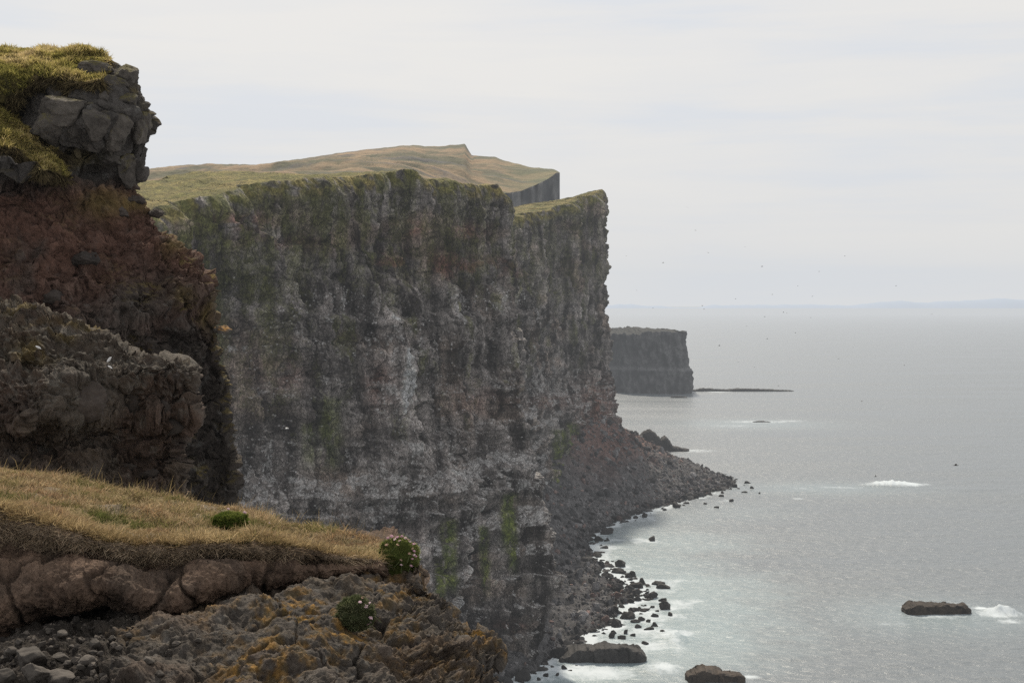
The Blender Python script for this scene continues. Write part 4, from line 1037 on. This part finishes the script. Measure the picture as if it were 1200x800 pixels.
# ================================================================== foreground bank: turf over soil over rock
def build_bank():
    nc = 620
    px = np.linspace(-110, 481, nc)
    ysk = interp(px, [(-110, 540), (0, 549), (60, 557), (120, 570), (190, 582), (270, 595), (330, 614), (400, 625), (445, 632), (468, 644), (481, 655)])
    yfr = interp(px, [(-110, 596), (0, 603), (60, 614), (110, 628), (150, 636), (200, 640), (250, 634), (300, 641), (360, 646), (420, 652), (450, 657), (481, 664)]) + fbm(px / 22, 0 * px, 0 * px, 3, 3) * 4
    ybt = interp(px, [(-110, 752), (0, 742), (30, 735), (60, 716), (90, 706), (130, 703), (148, 710), (165, 723), (190, 726), (213, 719), (224, 703), (300, 686), (380, 681), (430, 672), (470, 673), (481, 676)])
    Db = interp(px, [(-110, 12.6), (0, 12.3), (270, 11.4), (400, 10.6), (481, 9.9)])
    Df = interp(px, [(-110, 8.7), (0, 8.7), (150, 8.75), (270, 8.85), (400, 9.15), (481, 9.5)])
    rows = []; kind = []
    for dD, dz in ((3.5, -1.9), (2.0, -.75), (1.0, -.25), (.45, -.07)):
        p = at(px, ysk, Db); p[:, 1] += dD; p[:, 0] *= (p[:, 1] / (p[:, 1] - dD)); p[:, 2] += dz; rows.append(p); kind.append(0)
    for t in np.linspace(0, 1, 90):
        y = ysk + (yfr - ysk) * t; D = 1 / ((1 - t) / Db + t / Df); rows.append(at(px, y, D)); kind.append(t)
    nt_ = 120
    for t in np.linspace(0, 1, nt_ + 1)[1:]:
        y = yfr + (ybt - yfr) * t
        prof = -.03 * math.sin(min(1, t / .12) * math.pi / 2) + .06 * sstep(.08, .30, np.array(t)) - .12 * sstep(.28, .62, np.array(t)) + .16 * sstep(.75, 1, np.array(t)) ** 2
        D = Df + prof - .22 * sstep(.3, .8, np.array(t)) * sstep(300, 200, px); rows.append(at(px, y, D)); kind.append(1 + t)
    last = rows[-1]
    for t in np.linspace(0, 1, 16)[1:]:
        rows.append(last + np.stack([0 * px, np.full(nc, 1.3 * t), np.full(nc, .10 * t)], -1)); kind.append(2 + t)
    P = np.array(rows); kd = np.array(kind)[:, None] + 0 * px[None, :]
    # round the right hand end away from the camera
    e = sstep(436, 481, px)[None, :] ** 2; P[..., 1] += e * .9; P[..., 2] -= e * .5
    P = smooth_grid(P, 2)
    nr = grid_normals(P); 
    if nr[40:90, :, 2].mean() < 0: nr = -nr
    soil = sstep(1.0, 1.12, kd)
    x, y, z = P[..., 0], P[..., 1], P[..., 2]
    d, tone, rg = rubble(P, .16, 53, amps=(.16, .14, .09), fine=.07)
    ds_ = rubble(P, .06, 153, amps=(.22, .16, .10), fine=.07)[0] * .8
    # big split lumps of soil with deep cracks
    f1, f2, i1 = worley(x / .62 + .12 * fbm(x * 3, y * 3, z * 3, 3, 4), y / 1.4, z / .8 + 3, 57)
    lump = np.sqrt(np.clip(1 - (f1 / .95) ** 2, 0, 1)) * .10 - .09 * sstep(.05, .0, f2 - f1) 
    lw = soil * sstep(1.3, 1.5, kd) * sstep(400, 320, px)[None, :]
    topn = (fbm(x / .7, y / .7, z, 4, 58) * .07 + fbm(x / .22, y / .22, z, 3, 59) * .02)
    P = P + nr * ((d * .35 + fbm(x / .3, y / .3, z / .22, 5, 60) * .05 + ds_ * .8) * soil + lump * lw * .38)[..., None]
    P[..., 2] += topn * (1 - soil) * sstep(0, .12, kd)
    n2 = grid_normals(P); n2 = n2 * np.sign((n2 * nr).sum(-1, keepdims=True))
    tn = np.clip(.5 + .5 * tone + .3 * fbm(x * 6, y * 6, z * 6, 3, 61), 0, 1)
    col = lerp3([.050, .033, .024], [.215, .145, .103], tn)
    col = lerp3(col, lerp3([.022, .018, .015], [.095, .078, .064], tn), sstep(0, .4, fbm(x / .5, y / .5, z / .4, 4, 62)) * .5)
    root = sstep(1.0, 1.1, kd) * sstep(1.38, 1.15, kd + .15 * fbm(x / .25, y / .25, 0 * x, 3, 63))
    col = lerp3(col, lerp3([.06, .045, .034], [.36, .28, .20], tn), root * .85)
    col = col * (1 - .5 * sstep(.06, .0, f2 - f1) * lw)[..., None]
    turf = sstep(1.06, .98, kd)
    bare = turf * sstep(.16, .45, fbm(x / .55, y / .8, 0 * x + 2, 4, 64)) 
    col = lerp3(col, lerp3([.13, .10, .045], [.24, .175, .08], sstep(-.4, .4, fbm(x / .4, y / .4, 0 * x, 3, 65))), turf)
    col = lerp3(col, [.17, .135, .10], bare * .8)
    o = grid_obj('ground', P, M_bank, {'Col': col}); tag(o, 'undercut earth bank with a cap of dry turf', 'bank', kind='structure')
    r = np.random.default_rng(31)
    tw = turf * sstep(-.2, .0, kd) * (1 - .8 * bare); tw[:4] = 0
    w = cell_area(P) * tw
    pk = sample_grid(P, 120000, w, r); p, nn = pk(P), pk(n2)
    tall = sstep(-.3, .5, fbm(p[:, 0] / .45, p[:, 1] / .6, 0 * p[:, 0], 3, 66))
    cols = grass_cols(p, r, [(.12, .13, .045), (.20, .18, .075), (.32, .24, .13), (.46, .36, .23), (.36, .23, .12), (.28, .20, .13)], .5, 67)
    thin = r.random(len(p)) < .25 + .75 * sstep(-.25, .25, fbm(p[:, 0] / .14, p[:, 1] / .2, 0 * p[:, 0], 3, 166)); p, nn, tall, cols = p[thin], nn[thin], tall[thin], cols[thin]
    b1 = blades(p, nn, (.022 + .062 * tall) * (.6 + r.random(len(p)) ** 2 * 1.2), .0042, cols, r, lean=1.15, up=.6, droop=1.0, wind=(.05, -.08, 0))
    fr = sstep(.86, .97, kd) * sstep(1.06, 1.0, kd) * (kd < 1.5)
    pk = sample_grid(P, 7000, cell_area(P) * fr, r); p, nn = pk(P), pk(n2)
    b2 = blades(p, nn, np.full(len(p), .12), .004, grass_cols(p, r, [(.18, .13, .065), (.34, .25, .13), (.48, .37, .21)], .4, 68), r, lean=.7, up=.1, droop=1.6, wind=(0, -.35, -.15))
    hr = sstep(1.0, 1.06, kd) * sstep(1.32, 1.08, kd) * (kd < 1.6)
    pk = sample_grid(P, 8000, cell_area(P) * hr, r); p, nn = pk(P), pk(n2)
    b3 = blades(p, nn, np.full(len(p), .06), .0035, grass_cols(p, r, [(.20, .15, .105), (.38, .30, .21), (.55, .44, .32)], .4, 69), r, lean=1.9, up=.15, droop=1.8, wind=(0, -.15, 0), hang=True)
    # a few tall seed stems
    pk = sample_grid(P, 500, w * (kd < .6), r); p, nn = pk(P), pk(n2)
    b4 = blades(p, nn, np.full(len(p), .20), .003, grass_cols(p, r, [(.2, .15, .07), (.34, .26, .13)], .5, 70), r, lean=.35, up=.9, droop=.6)
    grass_obj('grass', [b1, b2, b3, b4], 'short dry straw coloured turf on the near bank')
    return P, px, kd
BANK, BPX, BKD = build_bank()

LEDGE_ROWS = [
    (648, 450, [(0, 11.2), (.8, 10.9), (1, 10.4)]),
    (654, 468, [(0, 11.0), (.8, 10.5), (1, 10.0)]),
    (661, 486, [(0, 10.6), (.8, 9.9), (1, 9.7)]),
    (672, 497, [(0, 10.3), (.6, 9.6), (.8, 9.3), (1, 9.3)]),
    (690, 504, [(0, 10.2), (.3, 9.9), (.5, 9.4), (.66, 8.8), (.85, 8.85), (1, 9.0)]),
    (715, 525, [(0, 9.6), (.3, 9.3), (.45, 8.75), (.6, 8.35), (.75, 8.3), (.85, 8.4), (1, 8.8)]),
    (730, 533, [(0, 9.1), (.3, 8.9), (.45, 8.4), (.6, 8.0), (.75, 8.0), (.85, 8.2), (1, 8.65)]),
    (744, 543, [(0, 8.75), (.3, 8.5), (.45, 8.1), (.6, 7.8), (.75, 7.8), (.85, 8.0), (1, 8.5)]),
    (750, 572, [(0, 8.6), (.3, 8.4), (.45, 8.0), (.6, 7.65), (.75, 7.7), (.85, 7.95), (1, 8.4)]),
    (762, 586, [(0, 8.3), (.3, 8.15), (.45, 7.8), (.6, 7.4), (.7, 7.5), (.85, 7.8), (1, 8.3)]),
    (785, 579, [(0, 7.85), (.3, 7.7), (.45, 7.4), (.6, 7.15), (.7, 7.3), (.85, 7.65), (1, 8.1)]),
    (800, 583, [(0, 7.6), (.3, 7.4), (.45, 7.2), (.6, 7.0), (.7, 7.1), (.85, 7.5), (1, 7.95)]),
    (900, 600, [(0, 6.2), (.5, 5.9), (.8, 6.3), (1, 7.2)]),
    (1300, 640, [(0, 3.6), (.5, 3.5), (1, 4.6)]),
    (2600, 700, [(0, 1.5), (.5, 1.5), (1, 2.2)])]
def build_ledge():
    yspan = np.concatenate([np.linspace(648, 830, 400)[:-1], np.geomspace(830, 2600, 60)])
    P, px, py = depth_sheet(LEDGE_ROWS, 640, 0, yspan=yspan, left=-120, back=((.12, .04), (.35, .15), (.9, .6), (2.0, 2.0)))
    P = smooth_grid(P, 3); nr = grid_normals(P)
    if nr[200:400, :400, 2].mean() < 0: nr = -nr
    d, tone, rg = rubble(P, .20, 73, amps=(.20, .17, .10), fine=.08); d2, tone2, _ = rubble(P, .075, 79, amps=(.24, .17, .10), fine=.07)
    x, y, z = P[..., 0], P[..., 1], P[..., 2]
    f1, f2, i1 = worley(x / .55 + .2 * fbm(x * 2, y * 2, z * 2, 3, 7), y / .7, z / .5, 80)
    crack = sstep(.06, 0, f2 - f1)
    big = fbm(x / .42, y / .42, z / .42, 4, 81) * .13 + (i1 - .5) * .09 - crack * .03
    nose = sstep(430, 520, px)
    P = P + nr * (d * (.42 + .58 * nose) + d2 * (.28 + .42 * nose) + big * (1 - .4 * nose))[..., None]
    P = P + np.stack([fbm(x * 7, y * 7, z * 7, 3, 291 + k) * .025 for k in range(3)], -1)
    n2 = grid_normals(P); n2 = n2 * np.sign((n2 * nr).sum(-1, keepdims=True))
    tn = np.clip(.45 + .42 * (tone + tone2 * .9), 0, 1)
    x, y, z = P[..., 0], P[..., 1], P[..., 2]
    col = lerp3([.028, .024, .021], [.135, .116, .098], tn)
    a = fbm(x / .6, y / .6, z / .6, 4, 82)
    col = lerp3(col, lerp3([.04, .028, .02], [.14, .10, .075], tn), sstep(-.1, .4, a) * .6)
    smoothface = np.exp(-((px - 505) / 22) ** 2 - ((py - 760) / 45) ** 2)
    lich = 0
    for cx, cy, sx, sy, am in ((345, 725, 60, 22, 1.), (400, 745, 50, 26, .8), (290, 778, 40, 20, .8), (330, 770, 60, 26, .7), (455, 700, 26, 16, .9), (490, 690, 20, 14, 1.), (470, 735, 24, 22, .6), (530, 720, 18, 14, .9), (555, 752, 30, 8, 1.), (582, 768, 10, 10, 1.), (540, 790, 40, 20, .5), (150, 755, 40, 14, .35), (250, 720, 30, 12, .5), (500, 780, 40, 20, .4), (445, 672, 40, 14, .6)):
        lich = np.maximum(lich, am * np.exp(-((px - cx) / sx) ** 2 - ((py - cy) / sy) ** 2))
    lf = fbm(x * 9, y * 9, z * 9, 4, 83)
    lm = np.clip(lich * sstep(-.25, .3, lf + .3 * a) * sstep(-.3, .3, n2[..., 2]), 0, 1)
    col = lerp3(col, lerp3([.13, .085, .022], [.42, .22, .035], sstep(-.3, .5, fbm(x * 22, y * 22, z * 22, 3, 84))), lm * .85)
    gl = sstep(.2, .55, fbm(x * 12, y * 12, z * 12, 4, 85)) * .45
    col = lerp3(col, [.17, .163, .15], gl * .7 * (1 - lm))
    col = lerp3(col, lerp3([.05, .036, .027], [.14, .10, .07], tn), sstep(690, 650, py) * .7 * sstep(400, 430, px))
    col = col * (1 - .3 * crack)[..., None]
    dirt_shade = sstep(180, 110, px + 40 * a) * sstep(690, 720, py)  # dirt in the hollow, darkened to paint in the overhang's shade
    col = lerp3(col, lerp3([.012, .010, .008], [.050, .041, .033], tn), dirt_shade * .9)
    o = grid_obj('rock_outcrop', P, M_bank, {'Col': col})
    tag(o, 'lichen spotted rock ledge with orange patches under the grassy bank', 'rock outcrop')
    return P, px, py, col, dirt_shade
LEDGE, LPX, LPY, LCOL, LDIRT_SHADE = build_ledge()

def surf_all(px, py):
    c = LEDGE[:, :-14].reshape(-1, 3)
    qx = 600 + c[:, 0] / c[:, 1] * F; qy = 357 - (c[:, 2] - H) / c[:, 1] * F
    near = np.where((np.abs(qx - px) < 2.0) & (np.abs(qy - py) < 2.0))[0]
    if len(near) == 0: near = [np.argmin((qx - px) ** 2 + (qy - py) ** 2)]
    return c[near[np.argmin(c[near, 1])]]

STONES = [(10, 791, 24, 18, 'squat grey stone at the bottom corner of the hollow under the bank'), (42, 785, 34, 22, 'olive brown angular stone between two pale stones'), (69, 792, 38, 20, 'largest pale grey stone at the bottom of the hollow'),
          (36, 766, 38, 25, 'big dark blocky stone in the hollow under the bank'), (72, 741, 13, 10, 'blue grey stone lying deepest in the dark hollow'), (100, 770, 18, 10, 'pale buff stone beside a cream pebble'), (107, 762, 10, 8, 'cream pebble leaning on a pale buff stone'),
          (112, 752, 16, 12, 'rusty brown stone leaning against the lichen rock'), (58, 738, 7, 9, None), (96, 747, 9, 6, None), (13, 761, 14, 12, None), (70, 768, 18, 11, None), (80, 775, 14, 9, 'blue grey pebble behind the largest pale stone'), (90, 772, 10, 10, None),
          (173, 771, 14, 7, 'lone whitish stone lying on the dark ledge'), (118, 764, 8, 6, None), (86, 757, 8, 6, None), (50, 752, 9, 7, None), (24, 750, 9, 7, None), (130, 745, 10, 7, None), (140, 758, 9, 6, None), (4, 770, 12, 10, None), (96, 782, 10, 7, None), (108, 780, 8, 6, None), (62, 756, 8, 6, None), (122, 790, 14, 8, None), (150, 742, 9, 6, None), (205, 752, 10, 6, None), (232, 748, 9, 6, None), (188, 786, 10, 7, None)]
for k, (px, py, w, h, lab) in enumerate(STONES):
    p0 = surf_all(px, py + h * .35); s = p0[1] / F
    o = link('stone', rock_mesh('stone', 500 + k, (w * s * .58, w * s * .5, h * s * .6), sub=4, cuts=13, rough=.04, keep=(.55, .9)), M_stone)
    o.location = p0 + [0, 0, h * s * .22]; o.rotation_euler = (r_.uniform(-.2, .2), r_.uniform(-.25, .25), r_.uniform(-.6, .6))
    tag(o, lab or 'small loose stone in the rubble under the bank', 'stone', None if lab else 'small stones under the bank')

def build_gravel():
    r = np.random.default_rng(41); n = 2600
    w = cell_area(LEDGE) * (LDIRT_SHADE + .04) * ((LPY > 690) & (LPY < 840)); w[:, -16:] = 0
    pos = sample_grid(LEDGE, n, w, r)(LEDGE)
    sh = [rock_shape(600 + k, sub=1, cuts=7, rough=.0)[0] for k in range(12)]; f = ico(1)[1]
    Vs, Fs, Cs, off = [], [], [], 0
    for k in range(n):
        s = min(.006 + r.pareto(2.3) * .006, .03)
        V = (sh[r.integers(12)] * (s * np.array([r.uniform(.8, 1.3), r.uniform(.7, 1.1), r.uniform(.5, .9)]))) @ np.array(Euler(r.random(3) * 6.28).to_matrix()).T + pos[k] + [0, 0, s * .3]
        c = np.array([.04, .034, .030]) + r.random() ** 2 * np.array([.14, .12, .10])
        Vs.append(V); Fs.append(f + off); off += len(V); Cs.append(np.broadcast_to(c, V.shape))
    me = raw_mesh('gravel', np.concatenate(Vs), np.concatenate(Fs), {'Col': np.concatenate(Cs)}, smooth=False)
    tag(link('gravel', me, M_bank), 'loose gravel under the bank', 'gravel', kind='stuff')
build_gravel()

# ================================================================== thrift cushions
M_cushion = leaf_mat('thrift_leaf', .25)
M_petal = plain_mat('thrift_petal', (.62, .36, .44), .7)
M_petal_pale = plain_mat('thrift_petal_pale', (.72, .52, .56), .7)
M_petal_old = plain_mat('thrift_petal_faded', (.50, .33, .24), .8)
M_stem = plain_mat('thrift_stem', (.10, .12, .04), .7)
def flower_head(name, r0, seed):
    r = np.random.default_rng(seed); V, Fc = ico(1); Vs, Fs, off = [V * r0 * .62], [Fc], len(V)
    for k in range(34):
        d = r.normal(size=3); d[2] = abs(d[2]) * .9 - .15; d /= np.linalg.norm(d)
        Vs.append(V * r0 * r.uniform(.16, .26) + d * r0 * r.uniform(.62, .86)); Fs.append(Fc + off); off += len(V)
    return raw_mesh(name, np.concatenate(Vs), np.concatenate(Fs))
heads = [flower_head('flower', .0125, 700 + k) for k in range(5)]
def stem_mesh(lg, bend):
    Vs = []; 
    for k in range(6):
        t = k / 5; c = np.array([bend * (t * t - 1), 0, -lg * (1 - t)])
        for a in range(5): Vs.append(c + .0013 * np.array([math.cos(a * 1.2566), math.sin(a * 1.2566), 0]))
    Fc = [(k * 5 + a, k * 5 + (a + 1) % 5, k * 5 + 5 + (a + 1) % 5, k * 5 + 5 + a) for k in range(5) for a in range(5)]
    return raw_mesh('stem', np.array(Vs), np.array(Fc, np.int32))
stems = [stem_mesh(.07, b) for b in (.012, -.015, .02)]

def thrift(px, py, D, w, h, label, flowers, seed, pal, depth=.8):
    r = np.random.default_rng(seed); s = D / F
    root = bpy.data.objects.new('thrift_plant', None); COL.objects.link(root); root.location = at(px, py, D)
    tag(root, label, 'thrift plant')
    rx, rz = w * s * .5, h * s * .5; ry = rx * depth
    V, Fc = ico(5); d = V.copy()
    lum = 1 + .24 * fbm(V[:, 0] * 2.2 + seed, V[:, 1] * 2.2, V[:, 2] * 2.2, 3, seed) + .07 * fbm(V[:, 0] * 7 + seed, V[:, 1] * 7, V[:, 2] * 7, 2, seed + 1)
    V = V * lum[:, None] * np.array([rx, ry, rz])
    core = np.array(pal[0]) * .45
    Vs, Cs = [V], [np.broadcast_to(core, V.shape)]
    n = 5200
    k = r.integers(0, len(V), n); p = V[k] + r.normal(size=(n, 3)) * .003; nn = d[k] / np.array([rx, ry, rz]); nn /= np.linalg.norm(nn, axis=1, keepdims=True)
    cols = grass_cols(p * 8, r, pal, 1.0, seed)
    bv, bc = blades(p, nn, np.full(n, .016), .0028, cols, r, lean=.5, up=.25, droop=.3, wind=(0, 0, 0))
    off = len(V); q = np.arange(n)[:, None] * 5 + off
    F4 = (q + np.array([[0, 1, 3, 2]])).astype(np.int32); F3 = np.concatenate([Fc, (q + np.array([[2, 3, 4]])).astype(np.int32)])
    me = raw_mesh('cushion', np.concatenate([V, bv]), [F4, F3], {'Col': np.concatenate([Cs[0], bc])})
    link('cushion', me, M_cushion, root)
    for j, (fx, fy, kind) in enumerate(flowers):
        # flowers stand where the photo shows them, on the front or crown of the cushion
        ux, uz = (fx - px) / (w * .5), (py - fy) / (h * .5)
        rad = math.hypot(ux, uz); yy = -ry * math.sqrt(max(0, 1 - min(rad, 1) ** 2)) - .012
        o = bpy.data.objects.new('flower', heads[j % 5].copy() if False else heads[j % 5]); COL.objects.link(o); o.parent = root
        o.location = (ux * rx, yy, uz * rz); sc = r.uniform(.85, 1.15); o.scale = (sc, sc, sc * .85)
        o.rotation_euler = (r.uniform(.1, .7), r.uniform(-.4, .4), r.uniform(0, 6))
        o.material_slots[0].link = 'OBJECT'; o.material_slots[0].material = (M_petal, M_petal_pale, M_petal_old)[kind]
        st = bpy.data.objects.new('stem', stems[j % 3]); COL.objects.link(st); st.parent = o; st.rotation_euler = (.2, 0, 0)
for m_ in heads: m_.materials.append(M_petal)
for m_ in stems: m_.materials.append(M_stem)
thrift(468, 656, 9.45, 46, 52, 'round green thrift cushion thick with pink flowers at the tip of the bank',
       [(455, 630, 0), (459, 628, 0), (466, 629, 0), (469, 632, 1), (467, 636, 2), (471, 628, 0), (478, 632, 0), (480, 634, 1), (485, 637, 0), (484, 641, 2), (486, 644, 0), (486, 648, 1), (488, 650, 0), (484, 652, 0), (471, 652, 2), (472, 658, 1), (483, 660, 0), (454, 637, 2), (463, 631, 1), (475, 630, 1), (481, 646, 2)], 71,
       [(.13, .16, .045), (.24, .28, .08), (.34, .35, .12)])
thrift(417, 718, 8.02, 40, 38, 'dark green thrift cushion on the rock with a few pale pink flowers', [(425, 700, 2), (423, 703, 1), (430, 708, 1), (433, 706, 1), (435, 722, 1), (434, 727, 1), (437, 719, 0), (432, 729, 0)], 72,
       [(.09, .105, .05), (.15, .165, .08), (.25, .25, .15)])
thrift(270, 609, 9.9, 40, 17, 'flat bright green thrift mat in the grass with three pink flowers', [(268, 596, 1), (287, 600, 1), (291, 611, 2)], 73, [(.10, .14, .03), (.19, .24, .05), (.30, .32, .09)], depth=1.0)
def lone_flower(px, py, D, label):
    o = link('flower', heads[2].copy()); o.material_slots[0].link = 'OBJECT'; o.material_slots[0].material = M_petal_pale
    o.location = at(px, py, D); tag(o, label, 'flower'); link('stem', stems[0], None, o)
lone_flower(316, 613, 10.4, 'single whitish thrift flower in the grass right of the flat green mat')

# ================================================================== birds and feathers
def bird_mesh(name, flap):
    bm = bmesh.new()
    prof = [(-.42, .01), (-.30, .05), (-.12, .085), (.08, .095), (.24, .07), (.33, .055), (.40, .05), (.46, .02), (.52, .006)]
    rings = []
    for x, r0 in prof:
        rings.append([bm.verts.new((x, r0 * math.cos(a), r0 * math.sin(a) * .85)) for a in np.linspace(0, 2 * math.pi, 9)[:-1]])
    for a, b in zip(rings[:-1], rings[1:]):
        for i in range(8): bm.faces.new((a[i], a[(i + 1) % 8], b[(i + 1) % 8], b[i]))
    bm.faces.new(rings[0][::-1]); bm.faces.new(rings[-1])
    t = [bm.verts.new(v) for v in ((-.36, .03, 0), (-.36, -.03, 0), (-.58, -.09, .0), (-.58, .09, .0))]; bm.faces.new(t)
    me = bpy.data.meshes.new(name); bm.to_mesh(me); bm.free()
    for p in me.polygons: p.use_smooth = True
    return me
def wing_mesh(name, side, flap):
    st = [(0, .13, .13, 0), (.28, .17, .11, .28 * math.sin(flap)), (.55, .10, .02, .5 * math.sin(flap * .4)), (.80, -.03, -.08, .62 * math.sin(flap * .2))]
    V = []
    for y, f, b, z in st:
        V += [(f, side * y, z), (f - (f + b) * .5, side * y, z + .015), (-b, side * y, z)]
    Fc = []
    for k in range(3):
        for j in range(2): Fc.append((k * 3 + j, k * 3 + j + 1, k * 3 + j + 4, k * 3 + j + 3))
    return raw_mesh(name, V, np.array(Fc, np.int32))
M_bird = plain_mat('dark_plumage', (.03, .028, .028), .7); M_gull = plain_mat('white_plumage', (.75, .75, .74), .7)
bodies = [bird_mesh('seabird', f) for f in (.6,)]; wings = {(s, f): wing_mesh('wing', s, f) for s in (-1, 1) for f in (.9, .3, -.5)}
bodies[0].materials.append(M_bird)
for w_ in wings.values(): w_.materials.append(M_bird)
def bird(px, py, D, rz, flap, scale, label, group=None, mat=None, roll=0):
    o = link('seabird', bodies[0]); o.location = at(px, py, D); o.rotation_euler = (roll, 0, rz); o.scale = (scale,) * 3; tag(o, label, 'bird', group)
    ch = [link('wing', wings[(s, flap)], None, o) for s in (-1, 1)]
    for q in [o] + ch:
        q.material_slots[0].link = 'OBJECT'; q.material_slots[0].material = mat or M_bird
BIRDS = [(742, 384, 430), (757, 405, 520), (843, 405, 420), (896, 371, 450), (899, 397, 380), (865, 424, 420), (983, 420, 400), (1120, 545, 250), (1026, 558, 300), (823, 358, 500), (777, 308, 480), (830, 296, 430), (873, 289, 520), (893, 312, 460), (960, 318, 470), (862, 350, 520), (825, 362, 500), (922, 367, 560), (932, 390, 600), (918, 366, 540), (950, 372, 650), (805, 243, 520), (1092, 368, 520), (765, 361, 560), (884, 430, 520), (1000, 407, 600), (952, 347, 600), (780, 440, 700), (990, 300, 560), (815, 270, 520), (746, 340, 640), (905, 345, 640), (970, 386, 640), (734, 300, 600), (1050, 335, 640), (875, 382, 700), (912, 452, 520), (1010, 470, 500), (1060, 428, 520), (935, 335, 700)]
rb = random.Random(5)
for px, py, D in BIRDS:
    bird(px, py, D, rb.uniform(0, 6.28), rb.choice((.9, .3, -.5)), rb.uniform(.62, .85) * (1.6 if px == 1120 else 1), 'small dark seabird flying in front of the cliffs over the bay', 'flying dark seabirds', roll=rb.uniform(-.4, .4))
bird(715, 485, 640, 1.5, .3, 2.2, 'white seabird flying before the red scree at the foot of the cliff', None, M_gull)
bird(336, 502, 300, .6, .9, 1.0, 'white seabird flying against the dark cliff face', None, M_gull)

M_feather = plain_mat('white_feather', (.78, .77, .76), .7)
def feather(px, py, D, ang, lg, label):
    n = 12; V = []
    for k in range(n + 1):
        t = k / n; w = lg * .2 * math.sin(math.pi * min(1, t * .95 + .05)) ** .7 * (1 + .25 * math.sin(k * 2.1))
        V += [(lg * (t - .5), 0, w), (lg * (t - .5), -.012, 0), (lg * (t - .5), 0, -w)]
    Fc = [(k * 3 + j, k * 3 + j + 1, k * 3 + j + 4, k * 3 + j + 3) for k in range(n) for j in range(2)]
    o = link('feather', raw_mesh('feather', V, np.array(Fc, np.int32)), M_feather); o.location = at(px, py, D); o.rotation_euler = (.3, ang, .2); tag(o, label, 'feather')
for (px, py, ang, lg, lab) in ((45, 407, .5, .07, 'white feather caught on the rock below the mossy knob'), (128, 421, -.9, .08, 'upper of two white feathers on the rib of rock'), (129, 430, .6, .06, 'lower of two white feathers on the rib of rock')):
    p0 = surf(RIB, RPX, RPY, px, py); feather(px, py, p0[1] - .22, ang, lg, lab)
